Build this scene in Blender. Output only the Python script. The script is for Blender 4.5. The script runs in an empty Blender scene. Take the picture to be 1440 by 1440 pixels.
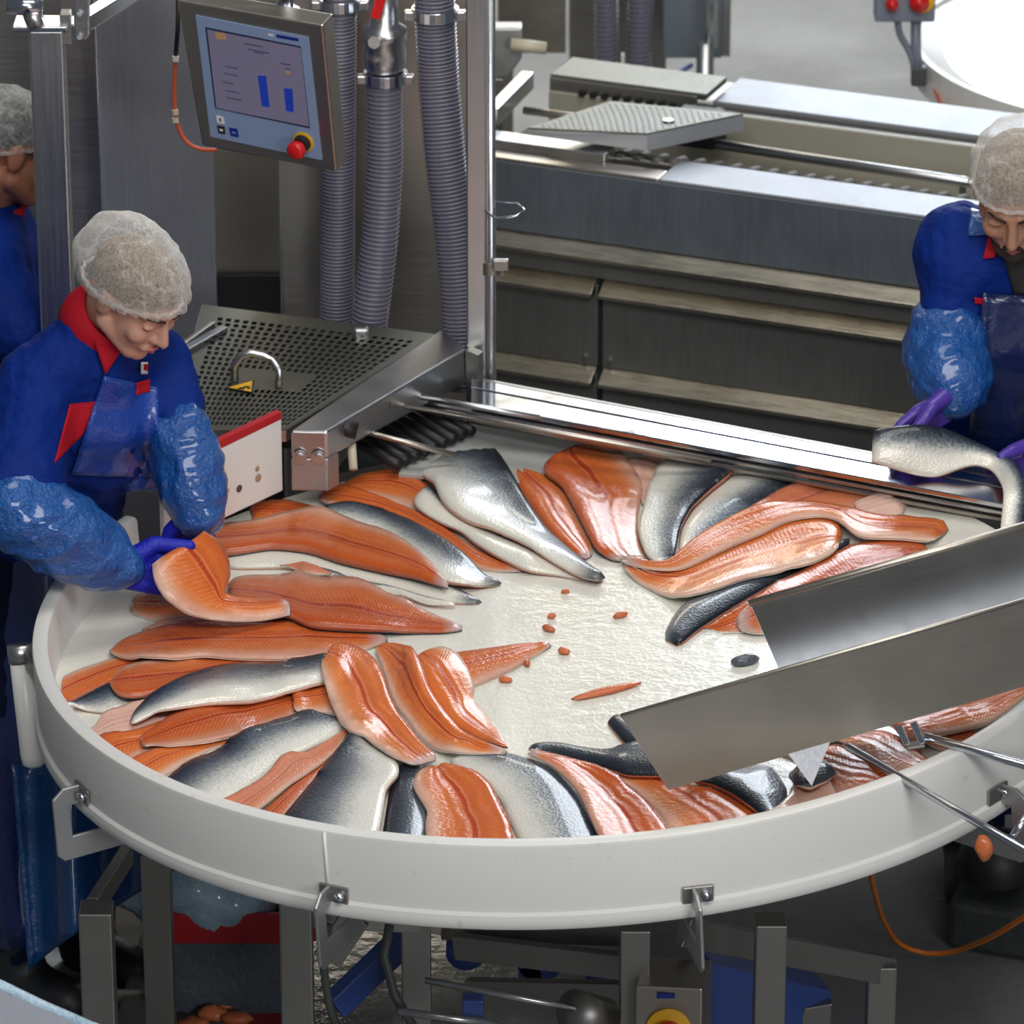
import bpy, bmesh, math, random
import numpy as np
from mathutils import Vector, Matrix, noise as mnoise
random.seed(7); RNG = np.random.default_rng(7)
S = bpy.context.scene
# ---------------------------------------------------------------- camera
PIT = math.radians(23.567); YAW = math.radians(-.0805)
CAM = np.array([-.0739, -7.687, 4.5755])
cd = bpy.data.cameras.new('camera'); cam = bpy.data.objects.new('camera', cd); S.collection.objects.link(cam)
cam.location = CAM; cam.rotation_euler = (math.pi/2 - PIT, 0, -YAW)
cd.sensor_width = 36; cd.lens = 175.0; cd.clip_end = 100
cd.dof.use_dof = True; cd.dof.focus_distance = 8.3; cd.dof.aperture_fstop = 8.0
S.camera = cam
# ---------------------------------------------------------------- world, light, exposure
S.view_settings.view_transform = 'Standard'; S.view_settings.look = 'None'
S.view_settings.gamma = 1; S.view_settings.use_curve_mapping = False
S.view_settings.exposure = -0.1
wd = bpy.data.worlds.new('world'); S.world = wd; wd.use_nodes = True
wd.node_tree.nodes['Background'].inputs[0].default_value = (.80, .88, 1.0, 1)
wd.node_tree.nodes['Background'].inputs[1].default_value = .11
def area(name, loc, target, sx, sy, power, col):
    l = bpy.data.lights.new(name, 'AREA'); l.shape = 'RECTANGLE'; l.size = sx; l.size_y = sy; l.energy = power; l.color = col
    o = bpy.data.objects.new(name, l); S.collection.objects.link(o); o.location = loc
    o.rotation_euler = (Vector(target) - Vector(loc)).to_track_quat('-Z', 'Y').to_euler(); return o
area('window_light', (2.3, 10.0, 4.95), (.6, .5, 1.0), 3.6, 3.3, 460, (.86, .93, 1.0))
area('ceiling_light_back', (.5, .5, 5.6), (.4, .8, 1.0), 3.6, 1.4, 105, (1.0, .96, .89))
area('warm_lamp_row', (-1.2, 10.0, 4.0), (-.3, 1.5, 1.0), 3.2, 1.0, 80, (1.0, .90, .72))
area('ceiling_light_front', (.4, -4.6, 5.6), (0, 0, 1.0), 4.0, 1.6, 240, (1.0, .98, .95))
area('low_fill_light', (3.2, -7.0, 2.9), (0, .1, .8), 1.8, 1.2, 110, (.97, .98, 1.0))  # added unseen fill lamp, low in front, to brighten under the table

# ---------------------------------------------------------------- pixel rays -> points in the room
FW = np.array([math.sin(YAW)*math.cos(PIT), math.cos(YAW)*math.cos(PIT), -math.sin(PIT)])
RT = np.array([math.cos(YAW), -math.sin(YAW), 0]); UP = np.cross(RT, FW)
def ray(x, y): return FW + RT*(x-720)/7000. - UP*(y-720)/7000.
def Pz(x, y, z): d = ray(x, y); return CAM + d*(z-CAM[2])/d[2]
def Py(x, y, Y): d = ray(x, y); return CAM + d*(Y-CAM[1])/d[1]
TILT = math.radians(-2.943); TC = np.array([0, 0, 1.06])
RM = np.array([[math.cos(TILT), 0, math.sin(TILT)], [0, 1, 0], [-math.sin(TILT), 0, math.cos(TILT)]])
def TL(p): return np.asarray(p) @ RM.T + TC            # tray-local -> room
CL = (CAM - TC) @ RM
def Pt(x, y, z):                                         # pixel -> tray-local point at height z over the rim plane
    d = ray(x, y) @ RM; return CL + d*(z-CL[2])/d[2]

# ---------------------------------------------------------------- mesh builder
def nrm(v): v = np.asarray(v, float); return v/(np.linalg.norm(v)+1e-12)
class MB:
    def __init__(s): s.v = []; s.f = []
    def add(s, vs, fs):
        b = len(s.v); s.v += [tuple(map(float, p)) for p in vs]; s.f += [tuple(i+b for i in f) for f in fs]; return s
    def hexa(s, lo, hi):                                 # two quads
        n = len(lo); fs = [tuple(range(n))[::-1], tuple(range(n, 2*n))]
        for i in range(n): j = (i+1) % n; fs.append((i, j, n+j, n+i))
        return s.add(list(lo)+list(hi), fs)
    def prism(s, poly, vec): poly = [np.asarray(p, float) for p in poly]; return s.hexa(poly, [p+np.asarray(vec) for p in poly])
    def box(s, c, size, ax=None):
        c = np.asarray(c, float); X, Y, Z = ax if ax is not None else np.eye(3); X, Y, Z = (np.asarray(k)*q/2 for k, q in zip((X, Y, Z), size))
        lo = [c-X-Y-Z, c+X-Y-Z, c+X+Y-Z, c-X+Y-Z]; return s.hexa(lo, [p+2*Z for p in lo])
    def beam(s, p0, p1, w, h, up=(0, 0, 1)):
        p0 = np.asarray(p0, float); p1 = np.asarray(p1, float); d = nrm(p1-p0); u = np.asarray(up, float); u = nrm(u-d*(u@d)); r = np.cross(d, u)
        q = [(-1, -1), (1, -1), (1, 1), (-1, 1)]
        return s.hexa([p0+r*a*w/2+u*b*h/2 for a, b in q], [p1+r*a*w/2+u*b*h/2 for a, b in q])
    def tube(s, pts, r, n=10, closed=False):
        P = [np.asarray(p, float) for p in pts]; m = len(P); R = r if hasattr(r, '__len__') else [r]*m
        ref = None; vs = []
        for i in range(m):
            t = nrm(P[(i+1) % m if closed else min(i+1, m-1)]-P[(i-1) % m if closed else max(i-1, 0)])
            if ref is None: ref = np.array([0, 0, 1.]) if abs(t[2]) < .9 else np.array([1., 0, 0])
            u = nrm(ref-t*(ref@t)); ref = u; w = np.cross(t, u)
            for k in range(n): a = 2*math.pi*k/n; vs.append(P[i]+R[i]*(math.cos(a)*u+math.sin(a)*w))
        fs = []
        for i in range(m if closed else m-1):
            for k in range(n): a = i*n+k; b = i*n+(k+1) % n; c = ((i+1) % m)*n; fs.append((a, b, c+(k+1) % n, c+k))
        if not closed: fs += [tuple(range(n))[::-1], tuple((m-1)*n+k for k in range(n))]
        return s.add(vs, fs)
    def lathe(s, prof, c=(0, 0, 0), n=48, a0=0, a1=360, ax=(0, 0, 1), f=None, close=False):
        c = np.asarray(c, float); Z = nrm(ax); X = nrm(np.cross([0, 1, 0] if abs(Z[1]) < .9 else [1, 0, 0], Z)); Y = np.cross(Z, X)
        full = abs(a1-a0) >= 360; m = n if full else n+1; k = len(prof); vs = []
        for i in range(m):
            a = math.radians(a0+(a1-a0)*i/n); e = X*math.cos(a)+Y*math.sin(a)
            for r, z in prof: p = c+e*r+Z*z; vs.append(f(p) if f else p)
        fs = []
        for i in range(n):
            j = (i+1) % m
            for q in range(k if close else k-1): w = (q+1) % k; fs.append((i*k+q, j*k+q, j*k+w, i*k+w))
        if close and not full: fs += [tuple(range(k))[::-1], tuple((m-1)*k+q for q in range(k))]
        return s.add(vs, fs)
    def ball(s, c, r, ax=None, n=14, m=8):
        c = np.asarray(c, float); r = np.asarray(r if hasattr(r, '__len__') else (r, r, r), float); A = np.asarray(ax if ax is not None else np.eye(3)); vs = []; fs = []
        for i in range(m+1):
            t = math.pi*i/m
            for k in range(n): a = 2*math.pi*k/n; vs.append(c+(np.array([math.sin(t)*math.cos(a), math.sin(t)*math.sin(a), math.cos(t)])*r) @ A)
        for i in range(m):
            for k in range(n): fs.append((i*n+k, (i+1)*n+k, (i+1)*n+(k+1) % n, i*n+(k+1) % n))
        return s.add(vs, fs)
    def cap(s, p0, p1, r0, r1=None, n=14):
        r1 = r0 if r1 is None else r1; p0 = np.asarray(p0, float); p1 = np.asarray(p1, float); d = nrm(p1-p0); pts = []; rs = []
        for a in (0.01, 20, 45, 70): pts.append(p0-d*r0*math.cos(math.radians(a))); rs.append(r0*math.sin(math.radians(a))+1e-5)
        pts += [p0, p1]; rs += [r0, r1]
        for a in (70, 45, 20, 0.01): pts.append(p1+d*r1*math.cos(math.radians(a))); rs.append(r1*math.sin(math.radians(a))+1e-5)
        return s.tube(pts, rs, n)
    def chain(s, pts, rs):
        for i in range(len(pts)-1): s.cap(pts[i], pts[i+1], rs[i], rs[i+1])
        return s
COL = S.collection
def root_loc(o):
    while o.parent: o = o.parent
    return np.array(o.location)
def setp(o, label=None, cat=None, group=None, kind=None):
    if label: o['label'] = label
    if cat: o['category'] = cat
    if group: o['group'] = group
    if kind: o['kind'] = kind
    return o
def thing(name, label, cat, loc, group=None):
    o = bpy.data.objects.new(name, None); COL.objects.link(o); o.location = loc; o.empty_display_size = .05; return setp(o, label, cat, group)
def finish_mesh(me, smooth):
    bm = bmesh.new(); bm.from_mesh(me); bmesh.ops.recalc_face_normals(bm, faces=bm.faces); bm.to_mesh(me); bm.free()
    if smooth: me.polygons.foreach_set('use_smooth', [True]*len(me.polygons))
def obj(name, mb, m, parent=None, smooth=False, bevel=0, loc=None, label=None, cat=None, group=None, kind=None):
    off = root_loc(parent) if parent else np.asarray(loc if loc is not None else (0, 0, 0), float)
    me = bpy.data.meshes.new(name); me.from_pydata([tuple(np.asarray(v)-off) for v in mb.v], [], mb.f); finish_mesh(me, smooth)
    me.materials.append(m); o = bpy.data.objects.new(name, me); COL.objects.link(o)
    if parent: o.parent = parent
    else: o.location = off
    if bevel:
        b = o.modifiers.new('bevel', 'BEVEL'); b.width = bevel; b.segments = 2; b.limit_method = 'ANGLE'; b.angle_limit = .7
    if smooth == 'auto':
        pass
    return setp(o, label, cat, group, kind)
def one(name, mb, m, label, cat, group=None, **k):      # a thing that is one mesh; origin at its base
    V = np.array(mb.v); lo = V.min(0); hi = V.max(0); return obj(name, mb, m, None, loc=((lo[0]+hi[0])/2, (lo[1]+hi[1])/2, lo[2]), label=label, cat=cat, group=group, **k)
def blob(mb, voxel, smooth=3, disp=None, factor=.5):      # weld overlapping shapes into one continuous surface
    me = bpy.data.meshes.new('t'); me.from_pydata(mb.v, [], mb.f); finish_mesh(me, False)
    o = bpy.data.objects.new('t', me); COL.objects.link(o)
    r = o.modifiers.new('r', 'REMESH'); r.mode = 'VOXEL'; r.voxel_size = voxel
    sm = o.modifiers.new('s', 'SMOOTH'); sm.factor = factor; sm.iterations = smooth
    dg = bpy.context.evaluated_depsgraph_get(); e = bpy.data.meshes.new_from_object(o.evaluated_get(dg))
    n = len(e.vertices); co = np.empty(n*3); e.vertices.foreach_get('co', co); co = co.reshape(-1, 3)
    if disp:
        no = np.empty(n*3); e.vertices.foreach_get('normal', no); no = no.reshape(-1, 3)
        d = np.array([disp(Vector(p)) for p in co]); co = co+no*d[:, None]
    out = MB(); out.v = [tuple(p) for p in co]; out.f = [tuple(p.vertices) for p in e.polygons]
    bpy.data.objects.remove(o); bpy.data.meshes.remove(me); bpy.data.meshes.remove(e); return out

# ---------------------------------------------------------------- materials
def new_mat(name):
    m = bpy.data.materials.new(name); m.use_nodes = True; nt = m.node_tree; return m, nt, nt.nodes['Principled BSDF']
def node(nt, t, ins=None, **at):
    n = nt.nodes.new(t)
    for k, v in at.items(): setattr(n, k, v)
    for k, v in (ins or {}).items():
        if isinstance(v, bpy.types.NodeSocket): nt.links.new(v, n.inputs[k])
        else: n.inputs[k].default_value = v
    return n
def mth(nt, op, a, b=0., c=0.): return node(nt, 'ShaderNodeMath', {0: a, 1: b, 2: c}, operation=op).outputs[0]
def ramp(nt, fac, stops, interp='LINEAR'):
    n = node(nt, 'ShaderNodeValToRGB', {0: fac}); cr = n.color_ramp; cr.interpolation = interp
    while len(cr.elements) < len(stops): cr.elements.new(.5)
    for e, (p, c) in zip(cr.elements, stops): e.position = p; e.color = (*c, 1) if len(c) == 3 else c
    return n.outputs[0]
def mixc(nt, f, a, b): 
    n = node(nt, 'ShaderNodeMix', data_type='RGBA')
    for k, v in ((0, f), (6, a), (7, b)):
        if isinstance(v, bpy.types.NodeSocket): nt.links.new(v, n.inputs[k])
        else: n.inputs[k].default_value = v if k == 0 else (*v, 1)
    return n.outputs[2]
def nz(nt, scale, detail=3, vec=None, rough=.55):
    v = vec or node(nt, 'ShaderNodeTexCoord').outputs['Object']; return node(nt, 'ShaderNodeTexNoise', {'Vector': v, 'Scale': scale, 'Detail': detail, 'Roughness': rough}).outputs[0]
def bump(nt, b, h, strength=.2, dist=.01): nt.links.new(node(nt, 'ShaderNodeBump', {'Height': h, 'Strength': strength, 'Distance': dist}).outputs[0], b.inputs['Normal'])
def plain(name, col, rough=.5, metal=0., coat=0., bs=0., bscale=60, var=.0, vscale=8, emit=0, spec=.5):
    m, nt, b = new_mat(name); b.inputs['Roughness'].default_value = rough; b.inputs['Metallic'].default_value = metal; b.inputs['Coat Weight'].default_value = coat
    b.inputs['Base Color'].default_value = (*col, 1); b.inputs['Specular IOR Level'].default_value = spec; b.inputs['Coat Roughness'].default_value = .15
    if var: nt.links.new(mixc(nt, nz(nt, vscale), tuple(c*(1-var) for c in col), tuple(min(1, c*(1+var)) for c in col)), b.inputs['Base Color'])
    if bs: bump(nt, b, nz(nt, bscale), bs, .03 if bscale < 20 else .01)
    if emit: b.inputs['Emission Color'].default_value = (*col, 1); b.inputs['Emission Strength'].default_value = emit
    return m
def steel(name, col=(.56, .57, .58), rough=.32, stretch=(3, 3, 90), bs=.06):
    m, nt, b = new_mat(name); b.inputs['Metallic'].default_value = 1
    mp = node(nt, 'ShaderNodeMapping', {'Vector': node(nt, 'ShaderNodeTexCoord').outputs['Object'], 'Scale': stretch})
    n1 = nz(nt, 4, 4, mp.outputs[0]); n2 = nz(nt, 5, 4)
    nt.links.new(mixc(nt, n2, tuple(c*.86 for c in col), tuple(c*1.1 for c in col)), b.inputs['Base Color'])
    nt.links.new(mth(nt, 'MULTIPLY_ADD', n1, .22, mth(nt, 'MULTIPLY_ADD', n2, .16, rough-.19)), b.inputs['Roughness']); bump(nt, b, n1, bs, .004); return m
M = {}
M['steel'] = steel('brushed_steel'); M['steel_v'] = steel('brushed_steel_vertical', stretch=(60, 60, 1.5)); M['steel_dark'] = steel('worn_steel', (.38, .365, .34), .45)
M['steel_bright'] = steel('polished_steel', (.64, .67, .73), .16, bs=.02); M['steel_cover'] = steel('dull_cover_steel', (.22, .22, .19), .5, (30, 30, 30), .03); M['steel_warm'] = steel('warm_steel', (.50, .46, .40), .38)
M['steel_matte'] = steel('bead_blasted_steel', (.5, .5, .5), .5, (40, 40, 40), .03)
M['black'] = plain('black_rubber', (.012, .012, .014), .5); M['dark'] = plain('dark_gap', (.01, .011, .013), .8)
M['red'] = plain('red_plastic', (.45, .012, .02), .4); M['estop_red'] = plain('red_button', (.62, .01, .012), .3); M['yellow'] = plain('yellow_plastic', (.78, .42, .01), .45)
M['white'] = plain('white_plastic', (.80, .79, .76), .32, var=.04, vscale=14, bs=.02); M['cream'] = plain('cream_plastic', (.62, .56, .42), .5)
M['orange_cable'] = plain('orange_cable', (.75, .20, .02), .45); M['orange_tube'] = plain('orange_hose', (.62, .12, .05), .4); M['cable_grey'] = plain('grey_cable', (.07, .08, .075), .5)
M['rubber_boot'] = plain('dark_boot', (.02, .022, .025), .5)
def tray_mat():
    m, nt, b = new_mat('wet_white_plastic'); n1 = nz(nt, 5, 4); n2 = nz(nt, 38, 5, rough=.62); n3 = nz(nt, 150, 2)
    nt.links.new(mixc(nt, n1, (.74, .725, .65), (.82, .805, .735)), b.inputs['Base Color'])
    nt.links.new(ramp(nt, n1, [(.35, (.30,)*3), (.6, (.10,)*3)]), b.inputs['Roughness'])
    b.inputs['Coat Weight'].default_value = .5; b.inputs['Coat Roughness'].default_value = .08
    bump(nt, b, mth(nt, 'MULTIPLY_ADD', n2, 1., mth(nt, 'MULTIPLY', n3, .2)), .15, .012); return m
M['tray'] = tray_mat()
def rim_mat():
    m, nt, b = new_mat('white_rim_plastic'); g = node(nt, 'ShaderNodeTexCoord').outputs['Object']
    n1 = nz(nt, 3, 3); sp = nz(nt, 26, 4); z = node(nt, 'ShaderNodeSeparateXYZ', {0: g}).outputs[2]
    c = mixc(nt, n1, (.66, .655, .63), (.74, .735, .71)); st = ramp(nt, sp, [(.66, (0,)*3), (.74, (1,)*3)])
    nt.links.new(mixc(nt, mth(nt, 'MULTIPLY', st, .28), c, (.42, .22, .08)), b.inputs['Base Color']); b.inputs['Roughness'].default_value = .36; bump(nt, b, nz(nt, 90), .03); return m
M['rim'] = rim_mat()
def fish_uv(nt):
    u = node(nt, 'ShaderNodeSeparateXYZ', {0: node(nt, 'ShaderNodeUVMap', uv_map='UVMap').outputs[0]}).outputs; oi = node(nt, 'ShaderNodeObjectInfo')
    c = node(nt, 'ShaderNodeSeparateColor', {0: oi.outputs['Color']}).outputs; return u[0], u[1], c, oi.outputs['Random']
def flesh_mat():
    m, nt, b = new_mat('salmon_flesh'); U, V, C, R = fish_uv(nt); n = nz(nt, 28, 4); nb = nz(nt, 9, 2)
    v = mth(nt, 'ADD', V, mth(nt, 'MULTIPLY_ADD', nb, .16, -.08))
    base = ramp(nt, v, [(0, (.56, .22, .13)), (.05, (.56, .125, .026)), (.25, (.63, .165, .036)), (.37, (.55, .115, .024)), (.40, (.66, .24, .09)), (.425, (.42, .045, .009)), (.47, (.48, .06, .012)), (.495, (.64, .22, .08)), (.52, (.60, .135, .024)), (.72, (.65, .185, .042)), (.81, (.65, .26, .11)), (.88, (.66, .37, .25)), (1, (.70, .50, .40))])
    dark = mixc(nt, R, (.80, .60, .55), (1.12, 1.12, 1.15)); base = node(nt, 'ShaderNodeMix', {0: 1., 6: base, 7: dark}, data_type='RGBA', blend_type='MULTIPLY').outputs[2]
    ch = mth(nt, 'SINE', mth(nt, 'MULTIPLY_ADD', U, 760., mth(nt, 'MULTIPLY_ADD', mth(nt, 'ABSOLUTE', mth(nt, 'SUBTRACT', V, .44)), 42., mth(nt, 'MULTIPLY', nb, 9.))))
    chf = mth(nt, 'MULTIPLY', ramp(nt, ch, [(.35, (0,)*3), (1, (1,)*3)]), ramp(nt, V, [(.04, (0,)*3), (.2, (.10,)*3), (.45, (.08,)*3), (.65, (.34,)*3), (.84, (0,)*3)]))
    c = mixc(nt, chf, base, (.78, .36, .17)); c = mixc(nt, mth(nt, 'MULTIPLY', ramp(nt, n, [(.45, (0,)*3), (.75, (1,)*3)]), .3), c, (.42, .06, .02))
    pale = mixc(nt, n, (.70, .40, .33), (.80, .58, .48)); c = mixc(nt, C[1], c, pale)
    un = node(nt, 'ShaderNodeSeparateXYZ', {0: node(nt, 'ShaderNodeUVMap', uv_map='UVN').outputs[0]}).outputs[0]
    te = ramp(nt, mth(nt, 'ADD', un, mth(nt, 'MULTIPLY_ADD', nb, .08, -.04)), [(.93, (0,)*3), (.985, (1,)*3)]); ts = ramp(nt, mth(nt, 'ADD', un, mth(nt, 'MULTIPLY_ADD', nb, .08, -.04)), [(.015, (1,)*3), (.07, (0,)*3)])
    tf = mth(nt, 'MULTIPLY_ADD', te, mth(nt, 'GREATER_THAN', C[2], .75), mth(nt, 'MULTIPLY', ts, mth(nt, 'COMPARE', C[2], .5, .2))); c = mixc(nt, mth(nt, 'MULTIPLY', tf, .85), c, (.50, .40, .38))
    rid = mth(nt, 'MULTIPLY', mth(nt, 'SINE', mth(nt, 'MULTIPLY_ADD', V, 36., mth(nt, 'MULTIPLY', nb, 11.))), ramp(nt, V, [(.08, (0,)*3), (.22, (1,)*3), (.6, (1,)*3), (.75, (0,)*3)]))
    nt.links.new(c, b.inputs['Base Color']); nt.links.new(ramp(nt, n, [(.3, (.20,)*3), (.7, (.33,)*3)]), b.inputs['Roughness']); b.inputs['Coat Weight'].default_value = .22; b.inputs['Coat Roughness'].default_value = .06; b.inputs['Specular IOR Level'].default_value = .25
    b.inputs['Subsurface Weight'].default_value = .12; b.inputs['Subsurface Radius'].default_value = (.012, .004, .002); b.inputs['Subsurface Scale'].default_value = 1
    bump(nt, b, mth(nt, 'ADD', mth(nt, 'MULTIPLY_ADD', rid, .36, mth(nt, 'MULTIPLY', ch, .06)), mth(nt, 'ADD', n, nz(nt, 120, 2))), .16, .008); return m
M['flesh'] = flesh_mat()
def skin_mat():
    m, nt, b = new_mat('salmon_skin'); U, V, C, R = fish_uv(nt); n = nz(nt, 170, 3); n2 = nz(nt, 11, 3)
    v = mth(nt, 'MULTIPLY', mth(nt, 'ADD', V, mth(nt, 'MULTIPLY_ADD', n2, .18, mth(nt, 'MULTIPLY_ADD', n, .32, -.25))), C[0])
    c = ramp(nt, v, [(0, (.012, .016, .024)), (.13, (.024, .032, .046)), (.30, (.075, .093, .12)), (.46, (.23, .25, .26)), (.60, (.49, .50, .48)), (.76, (.72, .71, .66)), (1, (.80, .77, .68))])
    vo = node(nt, 'ShaderNodeTexVoronoi', {'Vector': node(nt, 'ShaderNodeTexCoord').outputs['Object'], 'Scale': 210.}).outputs[0]
    un = node(nt, 'ShaderNodeSeparateXYZ', {0: node(nt, 'ShaderNodeUVMap', uv_map='UVN').outputs[0]}).outputs[0]; c = mixc(nt, mth(nt, 'MULTIPLY', mth(nt, 'GREATER_THAN', C[2], .75), ramp(nt, mth(nt, 'ADD', un, mth(nt, 'MULTIPLY_ADD', n2, .1, -.05)), [(.90, (0,)*3), (.97, (.85,)*3)])), c, (.04, .05, .065))
    nt.links.new(c, b.inputs['Base Color']); b.inputs['Metallic'].default_value = .1; b.inputs['Roughness'].default_value = .34; b.inputs['Specular IOR Level'].default_value = .3; b.inputs['Coat Weight'].default_value = .3; b.inputs['Coat Roughness'].default_value = .07
    bump(nt, b, vo, .18, .004); return m
M['skin'] = skin_mat()
def cloth(name, col, rough=.7, sc=22, bs=.25): return plain(name, col, rough, bs=bs, bscale=sc, var=.18, vscale=5, spec=.15)
M['jacket'] = cloth('blue_jacket_cloth', (.002, .021, .185), bs=.7, sc=13); M['collar'] = cloth('red_cloth', (.42, .010, .022)); M['trousers'] = cloth('navy_cloth', (.006, .010, .035))
def film(name, col, rough, bs, sc, col2):
    m, nt, b = new_mat(name); n = nz(nt, sc, 6, rough=.65); n2 = nz(nt, 9, 3); rg = mth(nt, 'ABSOLUTE', mth(nt, 'MULTIPLY_ADD', n, 2., -1.))
    nt.links.new(mixc(nt, n2, col, col2), b.inputs['Base Color']); b.inputs['Roughness'].default_value = rough; b.inputs['Coat Weight'].default_value = .6; b.inputs['Coat Roughness'].default_value = .1
    bump(nt, b, rg, bs, .02); return m
M['sleeve'] = film('blue_plastic_film', (.004, .055, .27), .18, .8, 13, (.012, .12, .42)); M['apron'] = film('blue_apron_film', (.004, .034, .26), .42, .5, 9, (.008, .06, .38))
M['apron_dark'] = film('dark_apron_film', (.005, .014, .07), .3, .3, 9, (.008, .02, .11)); M['bag'] = film('pale_blue_bag', (.25, .42, .55), .2, .6, 12, (.42, .55, .65))
M['glove'] = plain('blue_glove', (.008, .016, .42), .42, bs=.3, bscale=240, spec=.4); M['glove_purple'] = plain('purple_glove', (.075, .04, .34), .35, bs=.15, bscale=90)
def skinm(name, a, b_): 
    m, nt, b = new_mat(name); nt.links.new(mixc(nt, nz(nt, 22), a, b_), b.inputs['Base Color']); b.inputs['Roughness'].default_value = .48
    b.inputs['Subsurface Weight'].default_value = .1; b.inputs['Subsurface Radius'].default_value = (.01, .004, .002); return m
M['face'] = skinm('fair_skin', (.50, .26, .18), (.60, .33, .24)); M['face2'] = skinm('tan_skin', (.40, .20, .12), (.48, .26, .17)); M['face3'] = skinm('ruddy_skin', (.36, .14, .08), (.42, .18, .11))
M['lip'] = plain('lip', (.42, .12, .11), .4); M['brow'] = plain('dark_hair', (.035, .022, .015), .7); M['eye'] = plain('eye', (.05, .03, .02), .2)
M['hair'] = plain('brown_hair', (.17, .11, .06), .6, bs=.5, bscale=90, var=.4, vscale=40); M['hair_grey'] = plain('grey_hair', (.09, .095, .10), .6, bs=.5, bscale=90, var=.5, vscale=60)
def net_mat(name, alpha, dens):
    m, nt, b = new_mat(name); n = nz(nt, 14, 3); fine = nz(nt, 220, 2)
    b.inputs['Base Color'].default_value = (.80, .78, .74, 1); b.inputs['Roughness'].default_value = .7
    lw = node(nt, 'ShaderNodeLayerWeight', {'Blend': .38}).outputs['Facing']; rg = mth(nt, 'ABSOLUTE', mth(nt, 'MULTIPLY_ADD', n, 2., -1.))
    a = mth(nt, 'ADD', mth(nt, 'MULTIPLY_ADD', lw, dens, alpha), mth(nt, 'ADD', mth(nt, 'MULTIPLY', ramp(nt, rg, [(0, (1,)*3), (.09, (0,)*3)]), .14), mth(nt, 'MULTIPLY_ADD', fine, .5, -.25)))
    nt.links.new(node(nt, 'ShaderNodeClamp', {0: a}).outputs[0], b.inputs['Alpha']); bump(nt, b, rg, .35); return m
M['net'] = net_mat('hair_net_gauze', .17, .62); M['net2'] = net_mat('thin_hair_net_gauze', .07, .4)
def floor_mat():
    m, nt, b = new_mat('wet_shaded_concrete'); n = nz(nt, 1.3, 5); n2 = nz(nt, 30, 4)
    pos = node(nt, 'ShaderNodeSeparateXYZ', {0: node(nt, 'ShaderNodeTexCoord').outputs['Object']}).outputs; wet = ramp(nt, mth(nt, 'ADD', pos[1], mth(nt, 'MULTIPLY', n, 1.5)), [(0, (1,)*3), (1, (0,)*3)]); wet = ramp(nt, mth(nt, 'MULTIPLY_ADD', mth(nt, 'ADD', pos[1], mth(nt, 'MULTIPLY', n, 1.2)), .5, 0.), [(.15, (1,)*3), (.75, (0,)*3)])  # near floor darkened: part wetness, part table shade put into the colour
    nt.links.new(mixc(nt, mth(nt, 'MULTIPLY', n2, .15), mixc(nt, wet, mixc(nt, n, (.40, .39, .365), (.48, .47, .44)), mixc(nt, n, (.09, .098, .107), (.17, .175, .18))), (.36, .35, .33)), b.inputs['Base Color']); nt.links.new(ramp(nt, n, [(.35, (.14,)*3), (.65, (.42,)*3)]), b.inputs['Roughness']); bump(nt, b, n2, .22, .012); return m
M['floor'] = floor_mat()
def hose_mat():
    m, nt, b = new_mat('clear_ribbed_hose'); b.inputs['Base Color'].default_value = (.16, .16, .21, 1); b.inputs['Roughness'].default_value = .25; b.inputs['Alpha'].default_value = .8; b.inputs['Coat Weight'].default_value = .4; return m
M['hose'] = hose_mat(); M['steel_sheet'] = steel('dull_brushed_sheet', (.36, .37, .40), .55, (60, 60, 1.5))
M['screen_blue'] = plain('control_frame', (.24, .33, .52), .4); M['blue_motor'] = plain('blue_paint', (.05, .10, .36), .35, coat=.4); M['beltwhite'] = plain('wet_grey_belt', (.42, .43, .42), .22, coat=.5, bs=.2, bscale=30, var=.15)
M['display'] = plain('lit_display', (.115, .105, .16), .3, emit=.55); M['display_bar'] = plain('lit_bar', (.008, .03, .28), .3, emit=.5); M['display_dark'] = plain('display_border', (.02, .025, .06), .3); M['display_ink'] = plain('display_text', (.07, .065, .12), .4, emit=.3); M['display_amber'] = plain('display_amber', (.30, .17, .08), .4, emit=.4)
M['blue_ink'] = plain('blue_label', (.008, .025, .25), .4); M['white_ink'] = plain('white_label', (.75, .75, .75), .4); M['dirt'] = plain('dried_blood', (.40, .26, .16), .6)
M['greybin'] = plain('grey_bin', (.20, .22, .27), .4, bs=.1)
def resample(P, n):
    P = np.asarray(P, float); d = np.r_[0, np.cumsum(np.linalg.norm(np.diff(P, axis=0), axis=1))]; t = np.linspace(0, d[-1], n)
    Q = np.stack([np.interp(t, d, P[:, k]) for k in range(P.shape[1])], 1)
    for _ in range(3): Q[1:-1] = .25*Q[:-2]+.5*Q[1:-1]+.25*Q[2:]
    return Q
def solid(G0, G1, uv):
    n, m = G0.shape[:2]; k = n*m; f = []; mb = MB(); ix = np.arange(k).reshape(n, m)
    for i in range(n-1):
        for j in range(m-1): a, b, c, d = ix[i, j], ix[i+1, j], ix[i+1, j+1], ix[i, j+1]; f.append((a+k, b+k, c+k, d+k)); f.append((a, d, c, b))
    ring = [ix[i, 0] for i in range(n)]+[ix[n-1, j] for j in range(1, m)]+[ix[i, m-1] for i in range(n-2, -1, -1)]+[ix[0, j] for j in range(m-2, 0, -1)]
    for q in range(len(ring)): a, b = ring[q], ring[(q+1) % len(ring)]; f.append((a, a+k, b+k, b))
    mb.add(np.r_[G0.reshape(-1, 3), G1.reshape(-1, 3)], f); mb.uv = np.r_[uv.reshape(-1, 2), uv.reshape(-1, 2)]; return mb
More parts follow.
